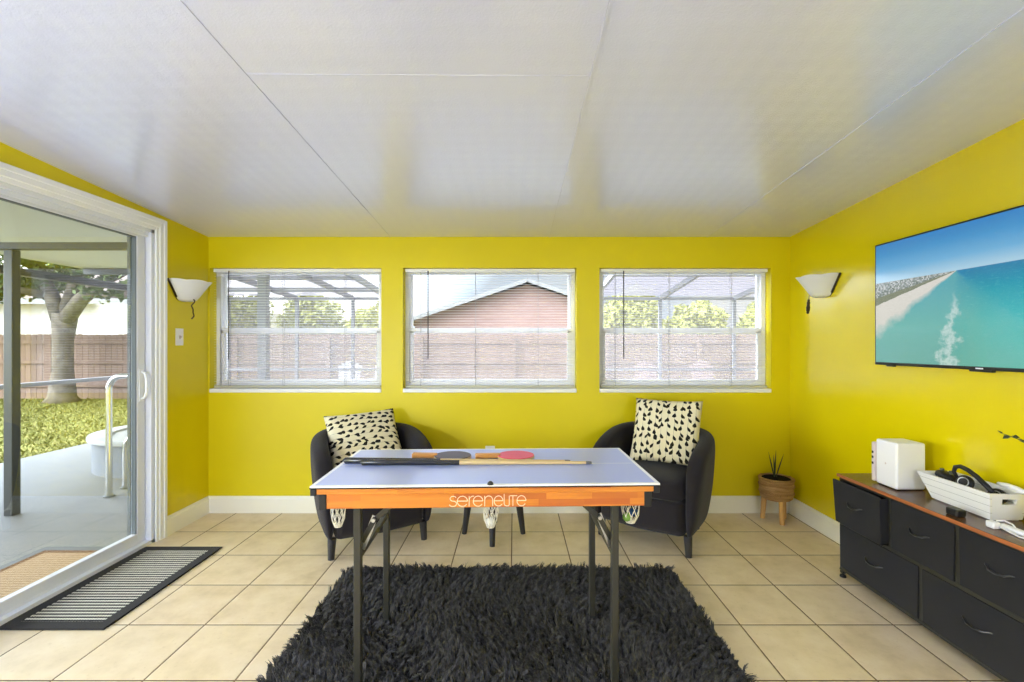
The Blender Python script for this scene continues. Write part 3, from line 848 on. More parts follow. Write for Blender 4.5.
# cushions
def cushion(loc, yaw, lean, size, roll, label):
    n = 22; m = MB(); hs = size/2
    def P(i, j, side):
        u = -1+2*i/n; v = -1+2*j/n
        e = 1-.055*(1-u*u)*0
        x = u*hs*(1-.05*(1-v*v)); y = v*hs*(1-.05*(1-u*u))
        t = (max(0,1-u**2)*max(0,1-v**2))**.42*.066
        wr = .004*sin(9*u+4*v)*max(0,1-u**2)*max(0,1-v**2)
        return (x, y, side*t+wr)
    for side in (1,-1): m.grid([[P(i,j,side) for j in range(n+1)] for i in range(n+1)])
    o = m.build('throw_cushion', M['pillow'], smooth=True)
    # local z -> facing direction ; local y -> up
    Mx = Matrix.Translation(loc) @ Matrix.Rotation(yaw,4,'Z') @ Matrix.Rotation(R(90)-lean,4,'X') @ Matrix.Rotation(roll,4,'Z')
    o.matrix_world = Mx
    return tag(o, label, 'cushion', 'patterned cushions on the armchairs')
cushion((-.990,3.060,.612), R(26), R(42), .465, R(94), 'cream cushion with sideways rows of black petals, on the armchair near the glass door')
cushion((1.010,3.060,.680), R(-29), R(26), .44, R(0), 'cream cushion with upright stems of black petals, on the armchair near the planter')

# side table between the chairs (only its legs show under the game table)
st = tag(empty('side_table', (-.135,3.05,0)), 'small black four legged side table between the two armchairs', 'side table')
MB().lathe([(.0001,.43),(.20,.43),(.205,.435),(.205,.452),(.2,.458),(.0001,.458)], 36).build('table_top', M['leg'], st, smooth='auto')
m = MB(); m.lathe([(.0001,.375),(.165,.375),(.165,.43),(.0001,.43)], 32); m.build('apron', M['leg'], st, smooth='auto')
for a in (0,90,180,270):
    x, y = cos(R(a)), sin(R(a)); l = MB()
    l.tube([(x*.145,y*.145,.38),(x*.195,y*.195,0)], [.030,.0165], 16); l.build('leg', M['leg'], st, smooth='auto')

# ------------------------------------------------------------------ wall pieces
ol = tag(empty('wall_outlet', (-.178, YB, .44)), 'white power outlet plate on the yellow wall between the armchairs', 'outlet')
MB().box(-.036,.036,-.006,0,-.058,.058).build('plate', M['whiteplastic'], ol, bevel=.003)
for z in (-.021,.021):
    m = MB(); m.box(-.017,.017,-.0085,-.006,z-.014,z+.014); s_ = m.build('socket', M['whiteplastic'], ol, bevel=.002)
    m = MB(); m.box(-.008,-.0055,-.0092,-.0084,z-.005,z+.005); m.box(.0055,.008,-.0092,-.0084,z-.005,z+.005); m.build('slots', M['black'], s_)
sw = tag(empty('light_switch', (XL, 3.13, 1.305)), 'white light switch plate below the sconce beside the sliding door', 'light switch')
MB().box(0,.006,-.036,.036,-.058,.058).build('plate', M['whiteplastic'], sw, bevel=.003)
MB().hexa([(.006,-.006,-.014),(.006,.006,-.014),(.006,.006,.012),(.006,-.006,.012)][::-1], [(.010,-.005,-.010),(.010,.005,-.010),(.020,.005,.002),(.020,-.005,.002)][::-1]).build('toggle', M['pinkplastic'], sw)
def sconce(x, y, z, sx, label, pull):
    r = empty('wall_sconce', (x, y, z)); rad = .152
    rows = []; n = 28
    def fl(a): return 1+.035*abs(sin(a*3.5))
    prof = [(1.0,.0),(.90,-.022),(.78,-.050),(.66,-.078),(.55,-.103),(.46,-.122),(.36,-.132),(.06,-.136)]
    inner = [(.05,-.129),(.33,-.126),(.43,-.117),(.53,-.098),(.64,-.073),(.76,-.045),(.88,-.017),(.975,.0)]
    for i in range(n+1):
        a = -pi/2+pi*i/n
        row = []
        for k, z_ in prof+inner:
            q = rad*k*(fl(a) if k > .9 else 1)
            row.append((sx*max(0,cos(a))*q*1.02+sx*.004, sin(a)*q, z_+(.006*abs(sin(a*3.5)) if k > .9 else 0)))
        rows.append(row)
    m = MB(); m.grid(rows, close_v=True); sh = m.build('shade', M['frost'], r, smooth='auto', angle=50)
    # wall bracket following the shade's profile, scalloped edge
    out = [(s*rad*1.03*k, z_) for s in (1,) for k, z_ in prof] + [(-rad*1.03*k, z_) for k, z_ in reversed(prof)]
    b = MB(); b.prism(out, 'x', 0, sx*.004); bk = b.build('bracket', M['bronze'], r)
    for s_ in (1,-1):
        e = MB()
        for i in range(15):
            t = i/14; k = 1.03-.48*t; zz = -.106*t
            e.ball((sx*.006, s_*rad*k, zz), .0075, 8)
        e.build('edge_trim', M['bronze'], r, smooth=True)
    p = MB()
    if pull == 'cord':
        pts = [(sx*.085+sx*.006*sin(i*1.25), -.035+.011*sin(i*.8+.4), -.122-.0105*i) for i in range(14)]
        p.tube(pts, .0042, 6)
    else:
        p.tube([(sx*.10,.0,-.122),(sx*.10,.004,-.15)], .0022, 6)
        for i, q in enumerate((.008,.011,.010,.013,.012,.009)):
            p.ball((sx*.10,.005+.002*i,-.155-.0155*i), q, 10, sz=1.1)
    p.build('pull', M['bronze'], r, smooth=True)
    return tag(r, label, 'wall light', 'half bowl wall sconces')
sconce(XL, 3.18, 1.685, 1, 'white half bowl wall sconce with squiggly cord above the light switch', 'cord')
sconce(XR, 3.055, 1.700, -1, 'white half bowl wall sconce with beaded pull beside the television', 'bead')
# television
TVX, TVY1, TVW, TVZ0, TVH = XR-.062, 2.550, 1.150, 1.142, .660
tv = tag(empty('television', (TVX, TVY1, TVZ0)), 'flat black television on the yellow wall showing an aerial beach', 'television')
MB().box(.002, .034, -TVW, 0, 0, TVH).build('housing', M['tvbezel'], tv, bevel=.003)
s_ = MB().box(0, .0018, 0, TVW-.022, 0, TVH-.024)
scr = s_.build('screen', M['tv'], tv); scr.location = (0, -.010, .015); scr.scale = (1,-1,1)
# mirrored local axis baked so that picture runs left to right
m = MB(); m.box(.004,.02,-TVW/2-.05,-TVW/2+.05,-.008,.001); m.build('sensor_bump', M['tvbezel'], tv, bevel=.002)
m = MB(); m.box(-.0012,0,-TVW/2-.016,-TVW/2+.016,.004,.010); m.build('maker_badge', M['whiteplastic'], tv)
m = MB(); m.box(.005,.02,-.12,-.075,-.007,.001); m.build('foot_mount', M['tvbezel'], tv)
m = MB(); m.box(.034,.0615,-TVW*.7,-TVW*.3,.15,.45); m.build('wall_bracket', M['blacksteel'], tv)

# ------------------------------------------------------------------ dresser
DXF, DYN, DYF, DT = 1.762, 1.50, 2.49, .553
ds = tag(empty('fabric_drawer_dresser', (0,0,0)), 'low black fabric dresser with five drawers and brown wooden top', 'dresser')
ds.location = (1.91, 2.0, 0)
D = lambda: W(MB(), 1.91, 2.0)
DXB = XR-.005
tp = D(); tp.box(DXF-.006, DXB, DYN-.012, DYF+.012, DT-.016, DT); tp.build('wooden_top', M['rustic'], ds, bevel=.0015)
tp = D(); tp.box(DXF-.0075, DXF-.0062, DYN-.012, DYF+.012, DT-.0155, DT-.0005); tp.box(DXF-.006, DXB, DYF+.0122, DYF+.0135, DT-.0155, DT-.0005); tp.build('front_edge', M['rusticedge'], ds)
f = D(); q = .020
for x in (DXF+.002, DXB-.03):
    for y in (DYN, DYF-q): f.box(x, x+q, y, y+q, .02, DT-.0162)
    f.box(x, x+q, DYN, DYF, .04, .055); f.box(x, x+q, DYN, DYF, .284, .300); f.box(x, x+q, DYN, DYF, DT-.030, DT-.0162)
for y in (DYN, DYF-q):
    for z in (.04,.288,DT-.030): f.box(DXF+.002, DXB-.03, y, y+q, z, z+.012)
f.box(DXF+.004, DXF+.018, (DYN+DYF)/2-.011, (DYN+DYF)/2+.011, .055, .284)
for k in (1,2):
    yy = DYF-(DYF-DYN)*k/3; f.box(DXF+.004, DXF+.018, yy-.011, yy+.011, .30, DT-.03)
f.build('frame', M['blacksteel'], ds, bevel=.002)
for x in (DXF+.012, DXB-.02):
    for y in (DYN+.01, DYF-.01):
        p = D(); p.lathe([(.0001,0),(.015,0),(.016,.004),(.014,.012),(.006,.014),(.006,.022),(.0001,.022)], 14, cx=x, cy=y); p.build('foot', M['black'], ds, smooth='auto')
def drawer(ya, yb, za, zb, out=0, tilt=0):
    # fabric bin with soft front; local pivot at its bottom centre front
    r = MB(); w = yb-ya; h = zb-za; dep = DXB-.035-DXF-.01
    # front panel, gently bulged
    rows = []; n = 10; mm = 8
    for i in range(n+1):
        u = -1+2*i/n; row = []
        for j in range(mm+1):
            v = j/mm; b = .006*(1-u*u)*(1-(2*v-1)**2) + .002*sin(5*u+3*v)
            row.append((-.007-b, u*w/2, v*h))
        rows.append(row)
    back = [[(0, -w/2+w*i/n, h*j/mm) for j in range(mm+1)] for i in range(n+1)]
    r.grid(rows); r.grid(back)
    e = []
    for i in range(n): e += [[rows[i][0],rows[i+1][0],back[i+1][0],back[i][0]], [rows[i][mm],rows[i+1][mm],back[i+1][mm],back[i][mm]]]
    for j in range(mm): e += [[rows[0][j],rows[0][j+1],back[0][j+1],back[0][j]], [rows[n][j],rows[n][j+1],back[n][j+1],back[n][j]]]
    for q4 in e: r.add(q4, [(0,1,2,3)])
    t = .006; hi = h-.004
    for (x0,x1,y0,y1) in ((0,dep,-w/2+.004,-w/2+.004+t),(0,dep,w/2-.004-t,w/2-.004),(dep-t,dep,-w/2+.004,w/2-.004)): r.box(x0,x1,y0,y1,.0,hi*.97)
    r.box(0, dep, -w/2+.004, w/2-.004, 0, t)
    o = r.build('drawer', M['drawer'], ds, smooth='auto', angle=35)
    o.location = (DXF+.006-out-1.91, (ya+yb)/2-2.0, za); o.rotation_euler = (0, -tilt, 0)
    hd = MB(); L = min(.118, w*.34); zc = h*.56
    pts = [(-.010,-L/2,zc+.006),(-.017,-L/2+.012,zc+.004),(-.026,-L/4,zc-.004),(-.029,0,zc-.007),(-.026,L/4,zc-.004),(-.017,L/2-.012,zc+.004),(-.010,L/2,zc+.006)]
    hd.tube(pts, [.0028,.0034,.0040,.0042,.0040,.0034,.0028], 8)
    hd.build('pull_handle', M['handlemetal'], o, smooth='auto')
M['handlemetal'] = simple('dark_nickel_pull', (.09,.09,.095), .3, .5, .9)
L3 = (DYF-DYN)/3
for k in range(3):
    yb_ = DYF-L3*k-(.006 if k == 0 else .012); ya_ = DYF-L3*(k+1)+.012
    drawer(ya_, yb_, .303, DT-.024, .026 if k == 0 else 0, R(3.0) if k == 0 else 0)
drawer((DYN+DYF)/2+.012, DYF-.006, .058, .283); drawer(DYN+.006, (DYN+DYF)/2-.012, .058, .283)
Z = DT+.0005
# white gateway box
bx = tag(empty('internet_gateway', (1.905, 2.262, Z), R(0)), 'white upright router box on the dresser beside the slatted crate', 'router')
MB().box(-.078,.062,-.066,.062,.004,.226).build('body', M['whiteplastic'], bx, bevel=.009, seg=4)
MB().box(-.070,.055,-.058,.054,0,.0042).build('base_plate', M['black'], bx)
MB().box(-.086,.056,.0622,.080,.010,.206).build('rear_panel', M['pinkplastic'], bx, bevel=.005)
m = MB()
for z in (.10,.13,.155): m.box(-.0868,-.0855,.066,.076,z-.006,z+.006)
m.build('ports', M['black'], bx)
m = MB(); m.M = Matrix.Translation((-.0785,0,.115)) @ Matrix.Rotation(R(90),4,'Y'); m.lathe([(.0001,0),(.0045,0),(.0045,.001),(.0001,.001)], 12); m.build('indicator', M['pinkplastic'], bx)
# crate
cr = tag(empty('slatted_crate', (1.955, 1.955, Z), R(-2)), 'white slatted wooden crate of cables and headset on the dresser', 'crate')
hb, ht = (.062,.132), (.080,.192); ch_ = .110; NE = .150; t = .009
def crate_side(sx):
    m = MB()
    lo = [(sx*hb[0],-hb[1],.004),(sx*hb[0],hb[1],.004),(sx*(hb[0]-t),hb[1],.004),(sx*(hb[0]-t),-hb[1],.004)]
    hi = [(sx*ht[0],-NE,ch_),(sx*ht[0],ht[1],ch_),(sx*(ht[0]-t),ht[1],ch_),(sx*(ht[0]-t),-NE,ch_)]
    m.hexa(lo, hi); return m.build('side_panel', M['shiplap'], cr)
crate_side(1); crate_side(-1)
def crate_end(sy):
    m = MB()
    def P(u, v, o):    # u -1..1 across, v 0..1 up, o inward
        w = (hb[0]-t)+(ht[0]-hb[0])*v; y = hb[1]+((ht[1] if sy > 0 else NE)-hb[1])*v-o
        return (u*w, sy*y, .004+(ch_-.004)*v)
    def blk(u0,u1,v0,v1):
        q = [P(u0,v0,0),P(u1,v0,0),P(u1,v1,0),P(u0,v1,0)]; p = [P(u0,v0,t),P(u1,v0,t),P(u1,v1,t),P(u0,v1,t)]
        m.add(q+p, [(0,1,2,3),(7,6,5,4),(0,4,5,1),(1,5,6,2),(2,6,7,3),(3,7,4,0)])
    blk(-1,1,0,.58); blk(-1,1,.80,1); blk(-1,-.42,.58,.80); blk(.42,1,.58,.80)
    return m.build('end_panel', M['whiteplastic'], cr)
crate_end(1); crate_end(-1)
MB().box(-hb[0]+t, hb[0]-t, -hb[1]+.005, hb[1]-.005, 0, .008).build('bottom_panel', M['whiteplastic'], cr)
crm = Matrix.Translation((1.955,1.955,Z)) @ Matrix.Rotation(R(-2),4,'Z')
def in_crate(x,y,z): return tuple(crm @ Vector((x,y,z)))
# headset lying in the crate
hs = tag(empty('headset', in_crate(.0,-.005,.012)), 'black headset with curved headband sticking up out of the white crate', 'headset')
arc_ = []
for i in range(15):
    a = pi*(i/14); arc_.append((-.01+.02*i/14, .085*cos(a)-.03, .075+.085*sin(a)-.040*(1-i/14)*0))
band = [(-.02,.055,.102),(-.022,.072,.128),(-.02,.066,.150),(-.018,.045,.158),(-.015,.015,.150),(-.012,-.02,.131),(-.01,-.06,.102),(-.008,-.09,.075)]
MB().tube(band, [.006,.008,.009,.0095,.0095,.010,.010,.009], 10).build('headband', M['black'], hs, smooth=True)
for (x,y,z) in ((-.014,.03,.092),(.02,-.07,.066)):
    m = MB(); m.M = Matrix.Translation((x,y,z)) @ Matrix.Rotation(R(-70),4,'Y') @ Matrix.Rotation(R(15),4,'X')
    m.lathe([(.0001,-.012),(.026,-.012),(.031,-.006),(.031,.006),(.024,.013),(.014,.010),(.0001,.010)], 24)
    c = m.build('ear_cup', M['black'], hs, smooth='auto')
    m2 = MB(); m2.M = m.M.copy(); m2.tube([(.019*cos(2*pi*i/20),.019*sin(2*pi*i/20),.0125) for i in range(20)], .0022, 6, closed=True); m2.build('ear_ring', M['steelring'] if 'steelring' in M else M['steel'], c, smooth=True)
m = MB(); m.tube([(-.02,.03,.088),(-.03,.0,.062),(-.02,-.03,.035),(.0,-.05,.012),(.01,-.07,.006)], .0045, 8); m.build('boom', M['black'], hs, smooth=True)
# cable coil and controller
cc = MB(); pts = []
for i in range(120):
    a = i*.33; rr = .030+.005*sin(i*.7); pts.append((rr*cos(a)*1.0, rr*1.3*sin(a), .012+i*.00042+.004*sin(i*1.1)))
cc.tube(pts, .0036, 6); o = cc.build('cable_coil', M['black'], smooth=True); o.location = in_crate(.004,.075,.010)
tag(o, 'coiled black cable at the router end of the white crate', 'cable')
gp = tag(empty('game_controller', in_crate(-.008,.115,.086)), 'dark game controller on the coiled cable inside the white crate', 'game controller')
m = MB(); m.M = Matrix.Rotation(R(12),4,'X')
m.ball((0,0,.018), .05, 18, .62, 1.15, .40); m.ball((.016,.045,.010), .022, 12, 1.5, .8, .8); m.ball((.016,-.045,.010), .022, 12, 1.5, .8, .8)
m.build('body', M['black'], gp, smooth=True)
for y in (-.022,.022):
    m = MB(); m.lathe([(.0001,.034),(.006,.034),(.006,.043),(.009,.045),(.008,.049),(.0001,.049)], 14, cx=-.004, cy=y); m.build('thumbstick', M['gasket'], gp, smooth='auto')
wa = MB(); wa.tube([(-.01,-.19,.128),(.0,-.15,.131),(.012,-.10,.130),(.02,-.06,.126)], [.008,.010,.010,.007], 10); o = wa.build('white_cable', M['whiteplastic'], smooth=True); o.location = in_crate(.02,.0,0)
tag(o, 'thick white cable lying across the near end of the crate', 'cable')
# remote fob
rm = tag(empty('remote_control', (1.806, 1.880, Z), R(4)), 'small black remote with grey buttons at the dresser front edge', 'remote control')
MB().prism(rounded(.023,.025,.009), 'z', 0, .028).build('body', M['black'], rm, bevel=.005)
m = MB()
for y in (-.012,.002,.015): m.box(-.014,.014,y-.004,y+.004,.0282,.0292)
m.build('buttons', M['gasket'], rm)
# white plug and cord
pc = tag(empty('power_cord', (1.83,1.72,Z)), 'white power plug and cord lying on the dresser before the crate', 'power cord')
m = MB(); m.box(-.020,.008,.015,.048,0,.026); m.build('plug', M['whiteplastic'], pc, bevel=.005)
m = MB(); m.box(.012,.040,-.075,.035,.0,.018); m.build('adapter', M['whiteplastic'], pc, bevel=.006)
m = MB(); m.tube([(.0,.012,.012),(.004,-.02,.004),(-.006,-.06,.004),(.006,-.10,.004),(.05,-.15,.004)], .0032, 6); m.tube([(.004,.03,.028),(.02,.015,.034),(.034,.0,.026),(.028,-.015,.02)], .0028, 6); m.build('cord', M['whiteplastic'], pc, smooth=True)
# vase with eucalyptus (only one sprig enters the view)
vp = tag(empty('vase_of_sprigs', (1.95,1.575,Z)), 'dark leafy sprig reaching in beside the television from a vase', 'plant')
MB().lathe([(.0001,.0),(.040,.0),(.052,.03),(.050,.09),(.030,.15),(.026,.17),(.030,.18),(.024,.178),(.022,.15),(.0001,.02)], 28).build('vase', M['whiteplastic'], vp, smooth=True)
stm = MB(); lv = MB()
def sprig(p0, p1, p2, n):
    p0, p1, p2 = Vector(p0), Vector(p1), Vector(p2); pts = []
    for i in range(n+1):
        t = i/n; pts.append(p0*(1-t)**2+p1*2*t*(1-t)+p2*t*t)
    stm.tube(pts, [.0028-.0016*i/n for i in range(n+1)], 6)
    for i in range(int(n*.42), n+1):
        for s in (-1,1):
            d = (pts[min(i+1,n)]-pts[max(i-1,0)]).normalized(); side = d.cross(Vector((random.uniform(-.9,.9),random.uniform(-.9,.9),1))).normalized()*s
            up = d.cross(side); L = .033*(1.15-.5*i/n); c = pts[i]; w = L*.42
            e = c+d*L*.45+side*L*.85+up*random.uniform(-.008,.008)
            k = (e-c); n1 = k.cross(up).normalized()*w
            lv.add([c, c+k*.45+n1+up*.002, e, c+k*.45-n1+up*.002, c+k*.45+up*-.001], [(0,1,4),(1,2,4),(2,3,4),(3,0,4)])
sprig((0,0,.15),(-.03,.02,.32),(-.105,.165,.362),16); sprig((0,0,.15),(-.01,.0,.36),(-.07,.085,.43),14); sprig((0,0,.15),(.02,-.03,.35),(.03,-.10,.45),14)
stm.build('stems', M['leafdark'], vp, smooth=True); lv.build('leaves', M['leafdark'], vp)

# ------------------------------------------------------------------ planter in the corner
pt = tag(empty('planter_basket', (1.872,3.284,0)),  'round woven planter on three wooden legs in the corner', 'planter')
MB().lathe([(.0001,.165),(.090,.165),(.104,.178),(.109,.21),(.111,.26),(.112,.30),(.109,.322),(.102,.325),(.098,.318),(.096,.30),(.0001,.30)], 40).build('basket', M['basket'], pt, smooth='auto')
for i, z in enumerate((.215,.268,.316)):
    m = MB(); m.tube([((.1095+.003*(i>0))*cos(2*pi*k/36),(.1095+.003*(i>0))*sin(2*pi*k/36),z+.004*sin(k*1.7)) for k in range(36)], .0055, 6, closed=True); m.build('braid_band', M['basket'], pt, smooth=True)
for a in (-95, 25, 150):
    x, y = cos(R(a)), sin(R(a)); l = MB()
    l.tube([(x*.076,y*.076,.172),(x*.082,y*.082,.06),(x*.086,y*.086,0)], [.0185,.017,.0155], 14); l.build('leg', M['peg'], pt, smooth='auto')
so = MB(); so.lathe([(.0001,.322),(.05,.324),(.085,.320),(.095,.312)], 30); so.build('soil', M['soil'], pt, smooth=True)
pl = tag(empty('snake_plant', (1.862,3.284,.324)), 'small plant with a few dark spiky blades in the woven planter', 'plant')
for (dx, dy, hh, lx, ly) in ((-.006,0,.178,-.040,.0),(.002,.004,.185,.020,.02),(.008,-.004,.168,.048,-.01),(.003,.008,.150,.004,.02)):
    m = MB(); rows = []
    for i in range(9):
        t = i/8; w = .0052*(.55+1.4*t*(1-t))*(1-t**4)+.0005; cx_ = dx+lx*t**1.1; cy_ = dy+ly*t**1.1; z = hh*t
        rows.append([(cx_-w,cy_,z),(cx_,cy_-.003*(1-t)-.0006,z),(cx_+w,cy_,z),(cx_,cy_+.003*(1-t)+.0006,z)])
    m.grid(rows, close_v=True, cap=True); m.build('blade', M['blade'], pl, smooth=True)

pt.scale.z = .95; pl.location.z = .309
# ------------------------------------------------------------------ door mat inside
dm = tag(empty('door_mat', (-2.032,2.424,0)), 'black and cream striped door mat on tiles inside the sliding door', 'door mat')
mw, md = .236, .410
m = MB(); bw = .052
m.box(-mw,mw,-md,-md+bw,0,.009); m.box(-mw,mw,md-bw,md,0,.009); m.box(-mw,-mw+bw,-md+bw,md-bw,0,.009); m.box(mw-bw,mw,-md+bw,md-bw,0,.009)
m.build('border', M['matborder'], dm, bevel=.002)
MB().box(-mw+bw,mw-bw,-md+bw,md-bw,0,.0075).build('woven_stripes', M['stripe'], dm)

# ------------------------------------------------------------------ outdoors
GZ = -.10
struct(MB().box(-5.86, 6.2, YB+.15, 9.6, GZ-.1, GZ).box(-5.86, XL-.14, -3, YB+.15, GZ-.1, GZ).build('patio_slab', M['patio']))
struct(MB().box(-60, 60, -20, 70, GZ-.3, GZ-.05).build('ground', M['lawnsoil']))
def blades():
    N = 90000
    x = RNG.uniform(-16.,-5.95,N); y = RNG.uniform(1.,11.85,N); h = RNG.uniform(.015,.045,N); a = RNG.uniform(0,pi,N)
    z = np.full(N, GZ-.052); w = RNG.uniform(.008,.018,N); wx, wy = np.cos(a)*w, np.sin(a)*w; lx, ly = RNG.normal(0,.03,N), RNG.normal(0,.03,N)
    V = np.stack([np.stack([x-wx,y-wy,z],1),np.stack([x+wx,y+wy,z],1),np.stack([x+lx+wx*.2,y+ly+wy*.2,z+h],1),np.stack([x+lx-wx*.2,y+ly-wy*.2,z+h],1)],1).reshape(-1,3)
    b = np.arange(N)*4
    o = fast_mesh('lawn_grass', V, np.stack([b,b+1,b+2,b+3],1), M['grass'])
    tag(o, 'yellow green lawn grass between the patio edge and the wooden fence', 'grass', None, 'stuff')
blades()
# patio roof over the door side
rf = MB()
rf.hexa([(-5.95,-3,2.30),(XL-.16,-3,2.30),(XL-.16,6.35,2.30),(-5.95,6.35,2.30)], [(-5.95,-3,2.40),(XL-.16,-3,2.40),(XL-.16,6.35,2.40),(-5.95,6.35,2.40)])
struct(rf.build('patio_roof', M['lanai']))
en = tag(empty('patio_screen_frame', (-3.98,3.65,GZ)), 'dark aluminium patio frame with post, beams and rail outside the glass door', 'patio frame')
EN = lambda: W2(MB(), (-3.98,3.65,GZ))
def W2(mb, o): mb.M = Matrix.Translation((-o[0],-o[1],-o[2])); return mb
EN().box(-4.025,-3.955,3.625,3.69,GZ,2.004).build('post', M['frame_dark'], en, bevel=.004)
EN().box(-5.95,XL-.15,3.62,3.68,2.004,2.060).build('cross_beam', M['frame_dark'], en, bevel=.004)
EN().box(-5.91,-5.81,3.60,9.2,2.07,2.16).build('eave_beam', M['frame_dark'], en, bevel=.004)
EN().box(-5.89,-5.83,-3,9.2,.745,.795).build('chair_rail', M['frame_pale'], en, bevel=.004)
EN().box(-5.9,XL-.16,6.30,6.36,2.22,2.30).build('edge_beam', M['frame_dark'], en, bevel=.004)
for y in (3.65,9.2): EN().box(-5.91,-5.81,y-.05,y+.05,GZ,2.07).build('post', M['frame_dark'], en, bevel=.004)
EN().box(-3.50,-3.38,6.27,6.37,GZ,2.22).build('post', M['frame_pale'], en, bevel=.004)
def cage(x0, x1, y0, y1, posts, zroof0, label):
    r = tag(empty('pool_enclosure', ((x0+x1)/2,y1,GZ)), label, 'screen enclosure', 'screened pool enclosures')
    C = lambda: W2(MB(), ((x0+x1)/2,y1,GZ))
    ze = 2.15
    for x in posts: C().box(x-.03,x+.03,y1-.03,y1+.03,GZ,ze).build('post', M['frame_pale'], r)
    C().box(x0,x1,y1-.035,y1+.035,ze,ze+.06).build('eave_beam', M['frame_pale'], r)
    C().box(x0,x1,y1-.025,y1+.025,.74,.79).build('chair_rail', M['frame_pale'], r)
    C().box(x0,x1,y1+.0355,y1+.0365,GZ,ze).build('wall_screen', M['wallscreen'], r)
    for x in posts: C().bar((x,y1,ze+.03),(x,y0,zroof0),.05,.09).build('roof_beam', M['frame_pale'], r)
    for f_ in (.35,.7): 
        yy = y1+(y0-y1)*f_; zz = ze+(zroof0-ze)*f_; C().box(x0,x1,yy-.025,yy+.025,zz-.02,zz+.05).build('purlin', M['frame_pale'], r)
    C().hexa([(x0,y1,ze+.085),(x1,y1,ze+.085),(x1,y0,zroof0+.07),(x0,y0,zroof0+.07)],[(x0,y1,ze+.087),(x1,y1,ze+.087),(x1,y0,zroof0+.072),(x0,y0,zroof0+.072)]).build('roof_screen', M['screen'], r)
    return r
cage(-5.75,-2.45,6.45,9.2,(-5.72,-4.34,-3.22,-2.48),2.36,'pale aluminium screen enclosure with posts seen through the window nearest the door')
cage(1.55,6.1,3.75,9.2,(1.58,2.92,4.4,6.07),2.75,'pale aluminium screen enclosure seen through the window above the right armchair')
# fence
fn = tag(empty('wooden_fence', (0,12,GZ)), 'long weathered brown wooden fence across the back of the yard', 'fence')
m = W2(MB(), (0,12,GZ)); x = -27.
while x < 14:
    h = 1.53+random.uniform(-.012,.012); w = .142
    m.prism([(x,GZ-.05),(x+w,GZ-.05),(x+w,h-.03),(x+w-.03,h),(x+.03,h),(x,h-.03)], 'y', 12.0, 12.02); x += .15
m.build('pickets', M['fence'], fn)
for z in (1.33,.81,.20): W2(MB(), (0,12,GZ)).box(-27,14,11.955,11.998,z-.045,z+.045).build('rail', M['fence'], fn)
x = -26.4
while x < 14:
    W2(MB(), (0,12,GZ)).box(x-.045,x+.045,11.87,11.954,GZ-.05,1.46).build('fence_post', M['fence'], fn); x += 2.4
# houses beyond
hs1 = tag(empty('neighbor_house', (.6,18,GZ)), 'brown sided house with grey trimmed gable behind the middle window', 'house')
C = lambda: W2(MB(), (.6,18,GZ))
AX, AZ, EX, EZ = .52, 3.72, 4.4, 2.25
C().prism([(AX-EX,GZ),(AX+EX,GZ),(AX+EX,EZ),(AX,AZ-.10),(AX-EX,EZ)], 'y', 18, 26).build('gable_wall', M['siding'], hs1)
r_ = C()
for s in (-1,1):
    a, b = (AX, AZ), (AX+s*(EX+.5), EZ-.19)
    r_.hexa([(a[0],17.6,a[1]),(b[0],17.6,b[1]),(b[0],26.3,b[1]),(a[0],26.3,a[1])],[(a[0],17.6,a[1]+.10),(b[0],17.6,b[1]+.10),(b[0],26.3,b[1]+.10),(a[0],26.3,a[1]+.10)])
r_.build('roof', M['shingle'], hs1)
r_ = C()
for s in (-1,1): r_.bar((AX,17.58,AZ+.02),(AX+s*(EX+.5),17.58,EZ-.17),.05,.15)
r_.build('fascia_board', M['fascia'], hs1)
hs2 = tag(empty('neighbor_house', (-20,20,GZ)), 'white walled house beyond the fence behind the oak tree', 'house')
C = lambda: W2(MB(), (-20,20,GZ))
C().box(-28,-14,20,28,GZ,3.1).build('wall', M['stucco'], hs2)
C().prism([(19.4,3.05),(28.6,3.05),(24,5.2)], 'x', -28.6, -18.2).build('roof', M['shingle'], hs2)
C().box(-28.6,-13.6,19.36,19.42,2.98,3.22).build('fascia_board', M['fascia'], hs2)
# oak
oak = tag(empty('oak_tree', (-11.0,11.2,GZ-.05)), 'large oak with forked grey trunk on the lawn before the fence', 'tree')
m = MB()
m.tube([(0,0,-.05),(.0,0,.15),(.02,0,.8),(.0,.02,1.5),(.02,.05,2.15)], [.42,.27,.20,.20,.25], 14)
m.tube([(-.05,0,2.0),(-.35,.1,2.6),(-.8,.2,3.3),(-1.5,.3,4.2)], [.17,.15,.12,.08], 10)
m.tube([(.08,0,2.0),(.45,.0,2.5),(1.1,-.1,2.95),(2.2,-.1,3.5),(3.2,.1,4.4)], [.18,.16,.13,.10,.06], 10)
m.tube([(.0,.05,2.1),(.1,.3,3.2),(.0,.5,4.6)], [.15,.12,.08], 10)
m.tube([(-.35,.1,2.6),(-1.0,-.3,2.75),(-1.9,-.5,3.1)], [.10,.08,.05], 8)
m.build('trunk', M['bark'], oak, smooth=True)
